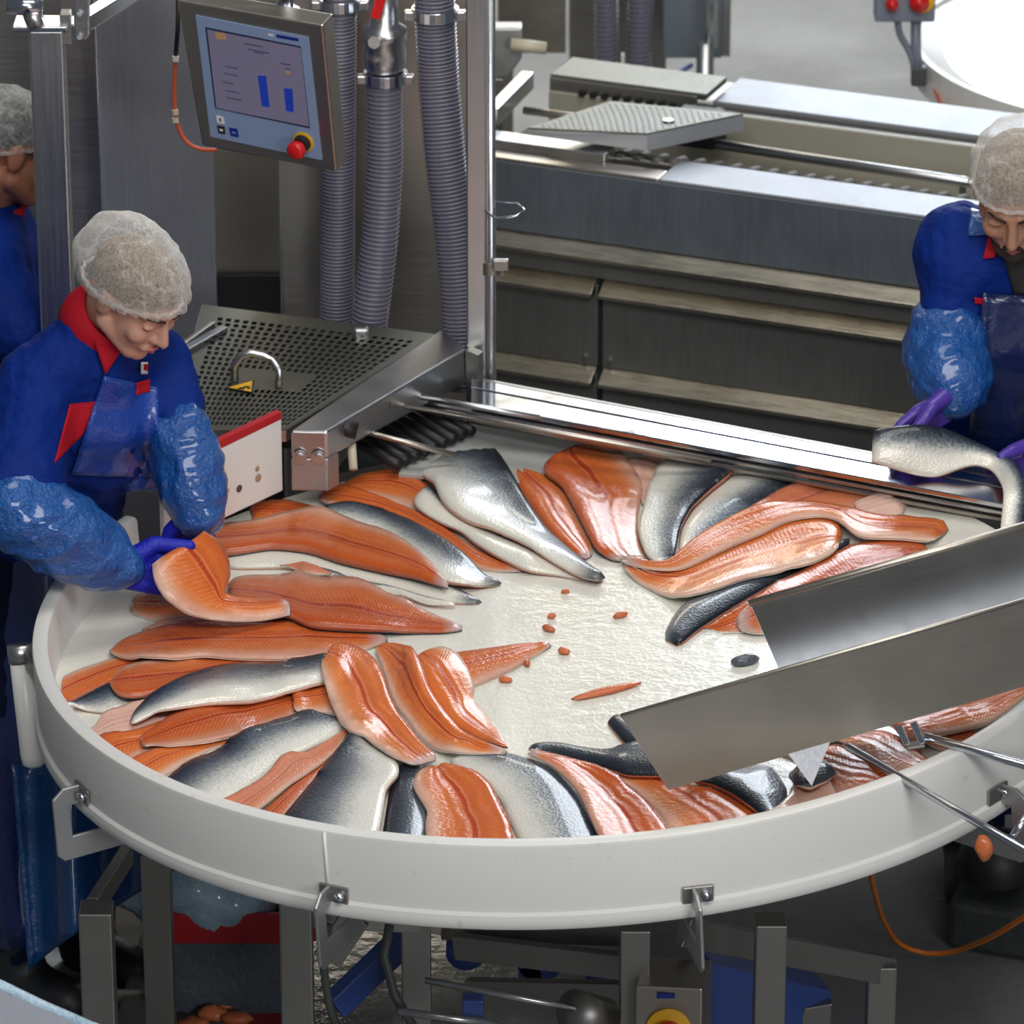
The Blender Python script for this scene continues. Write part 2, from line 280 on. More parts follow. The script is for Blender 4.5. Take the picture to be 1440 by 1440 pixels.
def put_uv(o, uv, un=None):
    me = o.data; l = me.uv_layers.new(name='UVMap'); li = np.empty(len(me.loops), int); me.loops.foreach_get('vertex_index', li); l.data.foreach_set('uv', uv[li].ravel())
    un = (uv/np.array([max(uv[:, 0].max(), 1e-6), 1]))*(1 if un is None else un); l = me.uv_layers.new(name='UVN'); l.data.foreach_set('uv', un[li].ravel())
# ---------------------------------------------------------------- floor
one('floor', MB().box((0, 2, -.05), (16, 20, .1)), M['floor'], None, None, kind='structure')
# ---------------------------------------------------------------- round sorting table
tb = thing('sorting_table', 'large round white plastic table with raised rim covered in salmon fillets', 'table', (0, 0, .86))
obj('table_top', MB().lathe([(.001, -.1), (.3, -.1), (.6, -.1), (.886, -.1), (.8897, -.104), (.8897, -.132), (.001, -.132)], n=160, f=TL), M['tray'], tb)
rm = obj('rim', MB().lathe([(.872, -.12), (.871, -.098), (.871, -.007), (.8735, -.002), (.878, 0), (.893, 0), (.898, -.002), (.9, -.007), (.9, -.117), (.906, -.121), (.9075, -.128), (.9075, -.139), (.904, -.145), (.872, -.145)], n=170, a0=150, a1=361, f=TL, close=True), M['rim'], tb)
for p in rm.data.polygons: p.use_smooth = True
try:
    e = rm.modifiers.new('split', 'EDGE_SPLIT'); e.split_angle = .6
except Exception: pass
def rimp(deg, r, z): a = math.radians(deg); return TL(np.array([r*math.cos(a), r*math.sin(a), z]))
def seam(x): return min(np.arange(180, 360, .05), key=lambda d: abs(proj(rimp(d, .901, -.06))[0]-x))
def proj(P): d = np.asarray(P)-CAM; z = d@FW; return 720+7000*(d@RT)/z, 720-7000*(d@UP)/z
sd = seam(459)
obj('weld_seam', MB().tube([rimp(sd, .9, -.004), rimp(sd, .9, -.06), rimp(sd, .9, -.108)], .0028, 8), M['white_ink'], rm, smooth=True)
# steel clips under the rim
fr = thing('table_frame', 'grey steel underframe with square legs and cross bars beneath the round table', 'frame', (-.1, -.1, 0))
def clip(deg, w, drop, hang):
    def q(r, z, s): a = math.radians(deg); return rimp(deg, r, z)+np.array([-math.sin(a), math.cos(a), 0])*s
    mb = MB(); r0, r1 = .903, .955; pr_ = [(r0, -.092), (r1-.02, -.092), (r1, -.108), (r1, drop), (r1-.012, drop-.012), (.80, drop-.012), (.80, drop+.03), (.925, drop+.03), (.925, -.125), (.903, -.125)]
    mb.hexa([q(r, z, -.003) for r, z in pr_], [q(r, z, .003) for r, z in pr_])
    o = obj('rim_bracket', mb, M['steel_matte'], fr, bevel=.002)
    mb = MB().box(q(.9045, -.105, w/2), (.05, .006, .028), (np.array([-math.sin(math.radians(deg)), math.cos(math.radians(deg)), 0]), np.array([math.cos(math.radians(deg)), math.sin(math.radians(deg)), 0]), np.array([0, 0, 1]))); obj('bracket_plate', mb, M['steel_dark'], o, bevel=.002)
    b = MB(); a = math.radians(deg); b.tube([q(.905, -.106, w/2+.012), q(.917, -.106, w/2+.012)], .008, 12); obj('bolt', b, M['steel_bright'], o, smooth=True)
for x, w in ((112, .016), (462, .016), (972, .016), (1405, -.02)): clip(seam(x), w, -.21, 0)
# frame members, sized and placed from the visible faces
def post(px, yt, Y, w, z0=0., m='steel_dark', name='leg'):
    p = Py(px, yt, Y); return obj(name, MB().beam((p[0], p[1], z0), p, w, w, (0, 1, 0)), M[m], fr, bevel=.003)
post(135, 1275, -.25, .056); post(219, 1195, .15, .052); post(416, 1262, -.35, .054); post(585, 1290, -.2, .05); post(893, 1300, -.42, .05); post(1084, 1292, -.4, .052); post(1240, 1352, -.1, .05)
for a, b, w in (((960,1310,-.38), (1250,1365,-.1), .05), ((130,1278,-.22), (180,1200,.05), .04), ((410,1290,-.3), (620,1300,-.2), .03), ((640,1330,-.2), (890,1360,-.35), .045), ((620,1300,-.15), (890,1310,-.3), .05), ((660,1395,-.2), (890,1400,-.35), .05)):
    obj('cross_bar', MB().beam(Py(*a), Py(*b), .02, w), M['steel_dark'], fr, bevel=.002)
obj('brace', MB().beam(Py(470,1415,-.15), Py(590,1300,-.05), .03, .05), M['blue_motor'], fr, bevel=.003)
obj('brace', MB().beam(Py(500,1290,-.35), Py(460,1350,-.35), .01, .05), M['steel_dark'], fr)
obj('pull_rod', MB().tube([Py(598,1378,-.45), Py(810,1418,-.5)], .006, 10), M['steel'], fr, smooth=True)
obj('pull_rod', MB().tube([Py(560,1422,-.5), Py(700,1440,-.5)], .007, 10), M['steel'], fr, smooth=True)
obj('roller', MB().tube([Py(805,1420,-.5), Py(850,1432,-.45)], .035, 20), M['steel_dark'], fr, smooth=True)
obj('mount_block', MB().box(Py(665,1420,-.45), (.035, .03, .05)), M['blue_motor'], fr, bevel=.003)
for a in (((655,1340,-.05), .035), ((760,1348,-.05), .045), ((745,1372,-.05), .02), ((840,1395,-.05), .02)): obj('drive_shaft', MB().tube([Py(*a[0])-np.array([.0, -.1, 0]), Py(*a[0])], a[1], 18), M['blue_motor'], fr, smooth=True)
obj('air_hose', MB().tube([Py(462,1300,-.55), Py(455,1360,-.56), Py(462,1410,-.56), Py(475,1450,-.56)], .007, 8), M['cable_grey'], fr, smooth=True)
obj('air_hose', MB().tube([Py(548,1300,-.4), Py(540,1345,-.42), Py(555,1400,-.44), Py(585,1450,-.46)], .008, 8), M['cable_grey'], fr, smooth=True)
# drive motor box with emergency stop
mt = thing('switch_box', 'steel switch box with yellow and red emergency stop under the table front', 'switch box', Py(950, 1450, -.5))
P = Py(940, 1420, -.48); obj('housing', MB().hexa([P+np.array(v) for v in ((-.055, 0, -.15), (.055, -.01, -.15), (.075, .09, -.15), (-.04, .1, -.15))], [P+np.array(v) for v in ((-.055, 0, .045), (.055, -.01, .045), (.075, .09, .045), (-.04, .1, .045))]), M['steel_warm'], mt, bevel=.003)
obj('label_strip', MB().box(P+np.array((-.005, -.0065, .03)), (.03, .002, .009)), M['blue_ink'], mt)
obj('stop_collar', MB().lathe([(.0, 0), (.038, 0), (.038, .006), (.0, .012)], P+np.array((0, -.006, -.033)), 28, ax=(0, -1, .1)), M['yellow'], mt)
obj('stop_button', MB().lathe([(.014, 0), (.014, .012), (.025, .014), (.025, .026), (.018, .032), (0, .033)], P+np.array((0, -.012, -.034)), 28, ax=(0, -1, .1)), M['estop_red'], mt, smooth=True)
mo = thing('gear_motor', 'blue painted motor housing behind the square post under the table', 'motor', Py(1080, 1440, -.1))
A0 = Py(1000,1355,-.1); A1 = Py(1170,1395,.0); obj('motor_body', MB().prism([A0, A1, A1-np.array((0, 0, .2)), A0-np.array((0, 0, .2))], (-.03, .09, 0)), M['blue_motor'], mo, bevel=.004)
obj('cooling_cover', MB().prism([A1+np.array((-.05, -.004, -.02)), A1+np.array((.0, -.004, -.01)), A1+np.array((.0, -.004, -.18)), A1+np.array((-.09, -.004, -.18))], (0, -.02, 0)), M['steel_dark'], mo, bevel=.003)
# ---------------------------------------------------------------- infeed chute
ch = thing('feed_chute', 'open stainless steel chute sloping down over the right front of the table', 'chute', Py(1180, 1050, -.55))
b0 = Pz(940, 1111, 1.075); b1 = Pz(1442, 965, 1.175); dirc = nrm(b1-b0); side = nrm(np.cross([0, 0, 1], dirc)); upc = np.cross(dirc, side)
L_ = np.linalg.norm(b1-b0)+.35; H_ = .150; Wc = .235
def cp(a, w, h): return b0+dirc*a+side*w+upc*h
tt = -.055
obj('near_wall', MB().hexa([cp(0, 0, 0), cp(L_, 0, 0), cp(L_, 0, H_), cp(tt, 0, H_)], [cp(0, .003, 0), cp(L_, .003, 0), cp(L_, .003, H_), cp(tt, .003, H_)]), M['steel_warm'], ch)
obj('chute_floor', MB().hexa([cp(0.0, .003, 0), cp(L_, .003, 0), cp(L_, Wc, 0), cp(.27, Wc, 0)], [cp(0.0, .003, .003), cp(L_, .003, .003), cp(L_, Wc, .003), cp(.27, Wc, .003)]), M['steel'], ch)
obj('far_wall', MB().hexa([cp(.275, Wc, 0), cp(L_, Wc, 0), cp(L_, Wc, H_), cp(.24, Wc, H_)], [cp(.275, Wc+.003, 0), cp(L_, Wc+.003, 0), cp(L_, Wc+.003, H_), cp(.24, Wc+.003, H_)]), M['steel_bright'], ch)
obj('rolled_edge', MB().tube([cp(.238, Wc+.004, H_), cp(L_, Wc+.004, H_)], .006, 10), M['steel_warm'], ch, smooth=True)
obj('rolled_edge', MB().tube([cp(tt, .001, H_), cp(L_, .001, H_)], .0035, 10), M['steel_warm'], ch, smooth=True)
obj('spout_tab', MB().hexa([cp(.20, .0, .002), cp(.27, .0, .002), cp(.22, -.035, -.045)], [cp(.20, .003, .002), cp(.27, .003, .002), cp(.22, -.032, -.045)]), M['steel_sheet'], ch)
st = thing('chute_support', 'two thin steel rods with a bent clip carrying the chute at the right', 'rod support', Py(1350, 1150, -.8))
q0 = cp(.385, -.003, .0); obj('support_rod', MB().tube([Pz(1192,1050,1.08)+np.array((0, 0, .0)), Py(1440,1195,-.97), Py(1560,1265,-1.02)], .0065, 10), M['steel_bright'], st, smooth=True)
cl = Pz(1282, 1036, 1.11)
obj('support_rod', MB().tube([Py(1300,1036,cl[1]), Py(1440,1075,cl[1]-.03), Py(1560,1108,cl[1]-.06)], .0075, 10), M['steel_bright'], st, smooth=True)
for x0, y0, x1, y1 in ((1264,1020,1276,1048), (1284,1015,1298,1046)): obj('clip_plate', MB().beam(Py(x0,y0,cl[1]+.005), Py(x1,y1,cl[1]-.01), .012, .008, (0, -1, 0)), M['steel_bright'], st, bevel=.002)
obj('clip_base', MB().beam(Py(1274,1050,cl[1]), Py(1300,1046,cl[1]), .02, .006), M['steel_dark'], st, bevel=.002)
sp = Py(1560,1265,-1.02); obj('support_post', MB().tube([(sp[0], sp[1], 0), (sp[0], sp[1], 1.35)], .02, 16), M['steel_dark'], st, smooth=True); obj('post_foot', MB().lathe([(.001, 0), (.11, 0), (.11, .012), (.001, .012)], (sp[0], sp[1], 0), 28), M['steel_dark'], st); s2_ = Py(1560,1108,cl[1]-.06); obj('cross_arm', MB().tube([(sp[0], sp[1], s2_[2]), s2_], .009, 10), M['steel_bright'], st, smooth=True)
obj('support_rod', MB().tube([Py(1424,1176,-.93), Py(1450,1140,-.90)], .006, 10), M['steel_bright'], st, smooth=True)
# ---------------------------------------------------------------- near conveyor with steel rails behind the table
cv = thing('infeed_conveyor', 'long stainless conveyor frame with parallel rails running behind the round table', 'conveyor', Pz(980, 610, .0+.9))
def strip(name, p0, p1, q1, q0, z, th, m, par, **k):
    A = [Pz(*p, z) for p in (p0, p1, q1, q0)]; return obj(name, MB().hexa([a-np.array((0, 0, th)) for a in A], A), M[m], par, bevel=k.get('bevel', .002))
def ext(p, q, x): t = (x-p[0])/(q[0]-p[0]); return (x, p[1]+t*(q[1]-p[1]))
def rail_strip(name, ya, yb, z, th, m, x0=662, x1=1500, **k):    # rows given as y at x=980
    a, b = (662, ya-60), (980, ya); c, d = (662, yb-60), (980, yb)
    return strip(name, ext(a, b, x0), ext(a, b, x1), ext(c, d, x1), ext(c, d, x0), z, th, m, cv, **k)
rail_strip('rail_top', 592, 604, 1.045, .010, 'steel_bright'); rail_strip('rail_top', 606, 627, 1.045, .010, 'steel_bright')
rail_strip('rail_groove', 603, 607, 1.035, .02, 'steel_dark'); rail_strip('channel', 627, 668, .93, .03, 'steel_dark', 600)
rail_strip('side_apron', 588, 592, 1.04, .45, 'steel_dark')
rail_strip('guide_rail', 632, 638, 1.025, .008, 'steel', 560); rail_strip('guide_rail', 644, 648, 1.01, .008, 'steel_warm', 560)
strip('slide_plate', (600,585), (930,640), (880,690), (560,665), .968, .01, 'beltwhite', cv)
for k in range(9): obj('drive_roller', MB().tube([Pz(496+k*13, 600-k*6+18, .985), Pz(560+k*13, 640-k*6+14, .985)], .010, 10), M['black'], cv, smooth=True)
obj('belt_bed', MB().hexa([Pz(*p, .86) for p in ((466,668),(600,640),(690,600),(560,560))], [Pz(*p, .925) for p in ((466,668),(600,640),(690,600),(560,560))]), M['dark'], cv)
obj('guide_rod', MB().tube([Pz(486,600,1.05), Pz(640,640,1.0)], .006, 8), M['steel_warm'], cv, smooth=True)
obj('guide_rod', MB().tube([Pz(536,565,1.06), Pz(1000,648,1.03)], .006, 8), M['steel_warm'], cv, smooth=True)
obj('guide_rod', MB().tube([Pz(560,552,1.06), Pz(760,588,1.04)], .006, 8), M['steel'], cv, smooth=True)
obj('end_pin', MB().tube([Pz(492,598,1.06), Pz(497,660,1.0)], [.009, .008], 10), M['cream'], cv, smooth=True)
for p in ((486,602), (533,565), (598,523)):
    c = Pz(*p, 1.08); dd = nrm(Pz(640, 640, 1.0)-Pz(486, 600, 1.05)); obj('rod_knob', MB().tube([c-dd*.02, c+dd*.022], .016 if p[0] == 486 else .010, 14), M['black'], cv, smooth=True)
obj('end_plate', MB().prism([Pz(655,492,1.1), Pz(672,500,1.1), Pz(672,500,1.1)-np.array((0, 0, .1)), Pz(655,490,1.1)-np.array((0, 0, .16))], (.01, .02, 0)), M['steel_dark'], cv)
# side guide beam
gb = thing('guide_beam', 'bevelled stainless beam with two bolts beside the perforated cover', 'machine beam', Pz(440, 680, .97))
F0, F1, B1, B0 = Pz(408,605,1.1), Pz(460,606,1.1), Pz(656,490,1.1), Pz(622,461,1.1); dz = np.array((0, 0, .055))
obj('beam_body', MB().hexa([F0-dz, F1-dz, B1-dz*1.3, B0-dz], [F0, F1, B1, B0]), M['steel'], gb, bevel=.005)
obj('end_leg', MB().hexa([F0-np.array((0, 0, .12)), F1-np.array((0, 0, .12)), F1+np.array((.02, .03, -.12)), F0+np.array((.02, .03, -.12))], [F0-dz, F1-dz, F1+np.array((.02, .03, 0))-dz, F0+np.array((.02, .03, 0))-dz]), M['steel_matte'], gb, bevel=.003)
for s in (.25, .75): c = F0*(1-s)+F1*s-np.array((0, .004, .05)); obj('bolt', MB().lathe([(.013, 0), (.013, .004), (.008, .004), (.008, .009), (0, .009)], c, 16, ax=(0, -1, 0)), M['steel'], gb)
# white guard board with red top edge
wb = thing('splash_board', 'white plastic board with red top edge behind the left end of the table', 'guard board', Pz(340, 720, .96))
g0, g1 = Pz(398,690,.965), Pz(232,768,.955); hv = np.array((0, 0, .142)); thk = nrm(np.cross(g1-g0, (0, 0, 1)))*.012
if thk[1] < 0: thk = -thk
obj('board', MB().hexa([g0, g1, g1+thk, g0+thk], [g0+hv, g1+hv*.95, g1+hv*.95+thk, g0+hv+thk]), M['white'], wb, bevel=.002)
e1 = g0*.35+g1*.65
obj('red_edge', MB().hexa([g0+hv-thk*.1, e1+hv*.97-thk*.1, e1+hv*.97+thk*1.2, g0+hv+thk*1.2], [g0+hv*1.11-thk*.1, e1+hv*1.09-thk*.1, e1+hv*1.09+thk*1.2, g0+hv*1.11+thk*1.2]), M['red'], wb, bevel=.002)
for x, y, r in ((362,659,.0055), (363,672,.008), (336,687,.0075), (320,690,.004)):
    t_ = (398-x)/(398-232); c = g0*(1-t_)+g1*t_; z_ = [Py(x, y, c[1])[2]]; obj('stain', MB().lathe([(r, 0), (r*.6, .0008), (0, .001)], (c[0]-thk[0]*.05, c[1]-thk[1]*.05, z_[0]), 14, ax=-thk), M['dirt'] if r != .0075 else M['cable_grey'], wb)
# ---------------------------------------------------------------- perforated cover
pc = thing('perforated_cover', 'grey steel machine cover with rows of slots and a bent handle', 'machine cover', Pz(400, 560, 1.03))
c00, c10, c11, c01 = Pz(238,606,1.085), Pz(402,604,1.085), Pz(615,470,1.085), Pz(285,428,1.085)
def bq(a, b): return (c00*(1-a)+c10*a)*(1-b)+(c01*(1-a)+c11*a)*b
NX, NY = 26, 25; mb = MB(); hx = []
def solid_cell(i, j): a, b = (i+.5)/NX, (j+.5)/NY; return b > .90 or b < .03 or a < .07 or a > .955 or (.30 < a < .72 and .34 < b < .52)
for j in range(NY):
    for i in range(NX):
        of = .5/NX*(j % 2)*0
        q = [bq(i/NX, j/NY), bq((i+1)/NX, j/NY), bq((i+1)/NX, (j+1)/NY), bq(i/NX, (j+1)/NY)]
        if solid_cell(i, j): mb.add(q, [(0, 1, 2, 3)]); continue
        s0, s1, t0, t1 = .14, .72, .12, .80
        if j % 2: s0, s1 = .26, .84
        r = [bq((i+s)/NX, (j+t)/NY) for s, t in ((s0, t0), (s1, t0), (s1, t1), (s0, t1))]
        mb.add(q+r, [(k, (k+1) % 4, 4+(k+1) % 4, 4+k) for k in range(4)])
pl = obj('slotted_plate', mb, M['steel_cover'], pc)
obj('cover_body', MB().hexa([bq(a, b)-np.array((0, 0, .05)) for a, b in ((.04, .06), (.96, .06), (.96, .97), (.04, .97))], [bq(a, b)-np.array((0, 0, .02)) for a, b in ((.04, .06), (.96, .06), (.96, .97), (.04, .97))]), M['dark'], pc)
for a, b in ((0, 1), (1, 2), (2, 3), (3, 0)):
    K = [c00, c10, c11, c01]; obj('cover_skirt', MB().beam(K[a]-np.array((0, 0, .012)), K[b]-np.array((0, 0, .012)), .004, .022), M['steel_warm'], pc)
h0, h1 = Pz(330,535,1.087), Pz(392,543,1.087); obj('handle', MB().tube([h0, h0+np.array((0, 0, .03)), Py(340,500,h0[1]), Py(352,496,h0[1]), (Py(370,500,h0[1])), Py(384,507,h0[1]), Py(393,522,h1[1]), h1], .0075, 12), M['steel'], pc, smooth=True)
T = [Pz(318,546,1.0875), Pz(357,535,1.0875), Pz(355,553,1.0875)]
ws = obj('warning_sign', MB().prism(T, (0, 0, .0012)), M['dark'], pc); cT = sum(T)/3
obj('sign_face', MB().prism([cT+(t-cT)*.86+np.array((0, 0, .0012)) for t in T], (0, 0, .0006)), M['yellow'], ws)
sy = MB()
for px in ((340,546,.006), (346,544,.005), (350,546,.004)): c = Pz(px[0], px[1], 1.0895); sy.lathe([(px[2], 0), (0, .0006)], c, 10)
sy.beam(Pz(334,547,1.0898), Pz(352,543,1.0898), .003, .0006); obj('sign_symbol', sy, M['dark'], ws)
obj('latch_bar', MB().beam(Pz(248,500,1.09), Pz(315,462,1.09), .02, .012), M['steel_bright'], pc, bevel=.003)
obj('latch_bar', MB().beam(Pz(252,492,1.09), Pz(300,458,1.09), .012, .02), M['steel_dark'], pc, bevel=.003)
obj('hinge_block', MB().box(Pz(508,470,1.09), (.03, .02, .03)), M['steel'], pc, bevel=.006)
# ---------------------------------------------------------------- machine cabinet behind the table, posts and hoses
def vplate(name, x0, x1, Y, ytop, ybot, m, par, th=.01, Y1=None, ax=None, bevel=.002):
    Y1 = Y if Y1 is None else Y1; zt0 = Py(x0, ytop, Y)[2]; zb = Py((x0+x1)/2, ybot, Y)[2]; a = Py(x0, 230, Y); b = Py(x1, 230, Y1); a[2] = b[2] = zb
    h = np.array((0, 0, zt0-zb)); t = np.array((0, th, 0)); return obj(name, MB().hexa([a, b, b+t, a+t], [a+h, b+h, b+t+h, a+t+h]), M[m], par, bevel=bevel)
mc = thing('trimming_machine', 'tall stainless machine cabinet with several sheet metal panels behind the woman', 'machine', Py(400, 1100, 1.75))
vplate('back_panel', -80, 140, 1.95, -60, 1000, 'steel_dark', mc)
vplate('sheet_panel', 140, 300, 1.55, -60, 800, 'steel_sheet', mc)
vplate('dark_panel', 92, 142, 1.62, -60, 800, 'steel_dark', mc)
vplate('recess_panel', 298, 395, 1.80, -60, 390, 'steel_warm', mc)
vplate('recess_bottom', 298, 395, 1.78, 388, 800, 'dark', mc)
vplate('side_panel', 393, 452, 1.50, -60, 800, 'steel_dark', mc)
vplate('frame_edge', 391, 395, 1.49, -60, 800, 'steel', mc); vplate('frame_edge', 139, 142, 1.54, -60, 800, 'steel_bright', mc)
vplate('wall_panel', 450, 662, 1.58, -60, 800, 'steel_warm', mc); vplate('frame_edge', 494, 497, 1.57, 250, 800, 'steel_bright', mc)
# posts
pa = thing('front_post', 'square steel post with a top clamp at the upper left', 'post', Py(72, 1500, 1.0)*np.array((1, 1, 0)))
t0 = Py(66, 36, 1.0); obj('post_tube', MB().beam((t0[0], 1.0, 0), t0, .062, .062, (0, 1, 0)), M['steel_v'], pa, bevel=.004)
obj('cross_tube', MB().beam(Py(95,45,1.0), Py(200,-20,1.35), .03, .03), M['steel_bright'], pa, bevel=.003)
obj('clamp_plate', MB().prism([Py(103,-6,.96), Py(126,-6,.96), Py(126,50,.96), Py(120,57,.96), Py(104,61,.96)], (0, .012, 0)), M['steel'], pa, bevel=.003)
for y in (20, 52): obj('clamp_bolt', MB().tube([Py(112,y,.962), Py(112,y,.95)], .005, 12), M['steel_bright'], pa)
obj('bracket_block', MB().box(Py(93,38,.99), (.02, .03, .06)), M['steel_dark'], pa, bevel=.002)
obj('hinge_knob', MB().tube([Py(38,30,.97), Py(58,22,.97)], .020, 16), M['steel'], pa, smooth=True); obj('hinge_pin', MB().tube([Py(10,7,.97), Py(60,10,.97)], .016, 16), M['steel_bright'], pa, smooth=True)
obj('cap_plate', MB().box(t0+np.array((-.01, 0, .004)), (.1, .07, .01)), M['steel_bright'], pa, bevel=.002)
pb = thing('centre_post', 'tall steel channel post with a round pipe in front of the hoses', 'post', Pz(676, 530, 1.0)*np.array((1, 1, 0)))
x0 = Py(668, 300, 1.06)[0]; zt = Py(668, -60, 1.06)[2]
obj('channel', MB().hexa([(x0-.016, 1.06, .3), (x0+.02, 1.06, .3), (x0+.02, 1.10, .3), (x0-.016, 1.10, .3)], [(x0-.016, 1.06, zt), (x0+.02, 1.06, zt), (x0+.02, 1.10, zt), (x0-.016, 1.10, zt)]), M['steel_v'], pb, bevel=.003)
x1 = Py(690, 300, 1.07)[0]; obj('pipe', MB().tube([(x1, 1.07, .3), (x1, 1.07, zt)], .0095, 14), M['steel'], pb, smooth=True)
obj('wire_hook', MB().tube([Py(682,296,1.05), Py(697,307,1.03), Py(725,304,1.0), Py(738,296,1.02), Py(728,286,1.06), Py(698,284,1.07)], .0022, 8), M['steel_bright'], pb, smooth=True)
cpx = Py(690, 378, 1.06); obj('hose_clamp', MB().lathe([(.0135, -.012), (.018, -.012), (.018, .012), (.0135, .012)], (x1, 1.07, cpx[2]), 20, close=True), M['steel_dark'], pb)
obj('clamp_ear', MB().box(Py(704,372,1.05), (.03, .014, .022)), M['steel_dark'], pb, bevel=.003); obj('clamp_screw', MB().tube([Py(706,372,1.05), Py(706,388,1.05)], .003, 8), M['steel'], pb)
def hose(label, pts, r, pitch, m='hose', ring='steel'):
    P = resample(pts, 60); h = thing('ribbed_hose', label, 'hose', P[P[:, 2].argmin()], 'clear ribbed hoses')
    obj('hose_wall', MB().tube(P, r*.93, 18), M[m], h, smooth=True)
    L = np.r_[0, np.cumsum(np.linalg.norm(np.diff(P, axis=0), axis=1))]; k = int(L[-1]/pitch); mb = MB(); n = 14
    t = np.linspace(0, L[-1], k*n); C = np.stack([np.interp(t, L, P[:, q]) for q in range(3)], 1); a = 2*math.pi*np.arange(k*n)/n
    tg = np.gradient(C, axis=0); tg /= np.linalg.norm(tg, axis=1)[:, None]; u = np.cross(tg, (0, 1, 0)); u /= np.linalg.norm(u, axis=1)[:, None]; w = np.cross(tg, u)
    mb.tube(C+r*.96*(np.cos(a)[:, None]*u+np.sin(a)[:, None]*w), r*.028+.0008, 5); obj('spiral_rib', mb, M['rib'], h, smooth=True); return h
M['rib'] = plain('hose_rib', (.20, .19, .25), .3, coat=.4)
ha = hose('ribbed hose behind the control screen, leftmost of the hoses', [Py(478,-40,1.42), Py(476,200,1.42), Py(474,460,1.42)], .034, .0075)
hb = hose('ribbed hose hanging from the valve with the red lever', [Py(540,105,1.32), Py(541,230,1.32), Py(535,330,1.31), Py(524,420,1.3), Py(516,480,1.3)], .036, .009)
hc = hose('thick ribbed hose leaning against the centre post', [Py(610,-50,1.25), Py(612,22,1.25), Py(616,100,1.25), Py(626,220,1.22), Py(640,330,1.20), Py(648,420,1.18), Py(655,545,1.16)], .040, .0078)
def coll(y, x, Y, par, r):
    c = Py(x, y, Y); obj('clamp_ring', MB().lathe([(r, -.011), (r*1.25, -.011), (r*1.25, .011), (r, .011)], c, 28, close=True), M['steel_bright'], par, bevel=.001)
    for s in (-1, 1): obj('clamp_lug', MB().box(c+np.array((s*r*1.35, -.012, 0)), (.018, .02, .018)), M['steel'], par, bevel=.003)
coll(18, 612, 1.25, hc, .036); coll(108, 542, 1.32, hb, .034); coll(4, 478, 1.42, ha, .034)
vv = thing('ball_valve', 'steel ball valve with red lever above the second hose', 'valve', Py(541, 108, 1.32))
c = Py(541, 100, 1.32); obj('valve_body', MB().lathe([(.032, 0), (.040, .01), (.042, .035), (.038, .06), (.043, .065), (.043, .085), (.028, .095), (.026, .15)], c, 28), M['steel'], vv, smooth=True)
obj('valve_lever', MB().beam(Py(527,26,1.26), Py(538,-12,1.26), .012, .02), M['estop_red'], vv, bevel=.003); obj('valve_stem', MB().tube([Py(527,58,1.29), Py(526,60,1.265)], .012, 12), M['steel_dark'], vv)
# cable hanging in front of the sheet panel
hcab = thing('hanging_cable', 'dark cable joined to an orange tube hanging left of the control screen', 'cable', Py(247, 210, 1.2))
obj('dark_cable', MB().tube([Py(251,-20,1.2), Py(250,40,1.2), Py(247,80,1.2)], .0045, 8), M['black'], hcab, smooth=True)
obj('orange_tube', MB().tube(resample([Py(247,82,1.2), Py(245,110,1.2), Py(245,150,1.2), Py(250,180,1.2), Py(262,202,1.2), Py(280,211,1.2), Py(304,211,1.22)], 24), .0042, 8), M['orange_tube'], hcab, smooth=True)
for y in (82, 157, 168): obj('cable_joint', MB().tube([Py(247 if y < 100 else 246,y-3,1.198), Py(247 if y < 100 else 247,y+4,1.198)], .0062, 10), M['white_ink'] if y < 100 else M['cream'], hcab)
# ---------------------------------------------------------------- control screen
sc = thing('control_screen', 'tilted steel control panel with lit purple display and red emergency stop', 'control panel', Py(380, 240, 1.0))
C = [Py(248,0,1.0), Py(454,36,.88), None, Py(284,205,1.06)]           # front face: top-left, top-right, bottom-right, bottom-left
fn = nrm(np.cross(C[1]-C[0], C[3]-C[0])); fn = -fn if fn[1] > 0 else fn; d_ = ray(474, 243); C[2] = CAM+d_*(((C[0]-CAM)@fn)/(d_@fn))
bk = -fn*.045
obj('housing', MB().hexa([c+bk for c in C], C), M['steel_warm'], sc, bevel=.004)
def fp(u, v, h=0.): return (C[0]*(1-u)+C[1]*u)*(1-v)+(C[3]*(1-u)+C[2]*u)*v+fn*h
def pp(x, y, h):                                        # pixel on the panel face
    d = ray(x, y); t = ((C[0]-CAM)@fn)/(d@fn); return CAM+d*t+fn*h
def fq(name, pts, h, th, m, par): return obj(name, MB().prism([pp(x, y, h) for x, y in pts], fn*th), M[m], par)
fb = fq('bezel', [(276,21),(434,52),(453,224),(297,191)], 0, .003, 'screen_blue', sc)
db = fq('display_border', [(290,37),(424,64),(437,179),(304,151)], .003, .001, 'display_dark', fb)
dp = fq('display', [(293,40),(424,66),(436,176),(306,150)], .004, .001, 'display', sc)
fq('bar_graph', [(364,104),(376,105),(381,149),(370,147)], .005, .0005, 'display_bar', dp); fq('bar_graph', [(401,122),(413,123),(415,156),(404,154)], .005, .0005, 'display_bar', dp)
fq('amber_key', [(304,43),(318,45),(320,54),(306,53)], .005, .0005, 'display_amber', dp)
for x, y, w in ((358,70,14), (318,90,18), (316,100,20), (314,112,16), (318,124,20), (320,134,22), (396,86,14), (402,93,8), (345,58,26), (350,66,30)): fq('text_line', [(x,y),(x+w,y+w*.2),(x+w+.4,y+w*.2+2),(x+.4,y+2)], .005, .0003, 'display_ink', dp)
fq('status_dot', [(403,97),(409,98),(410,103),(404,102)], .005, .0003, 'display_amber', dp)
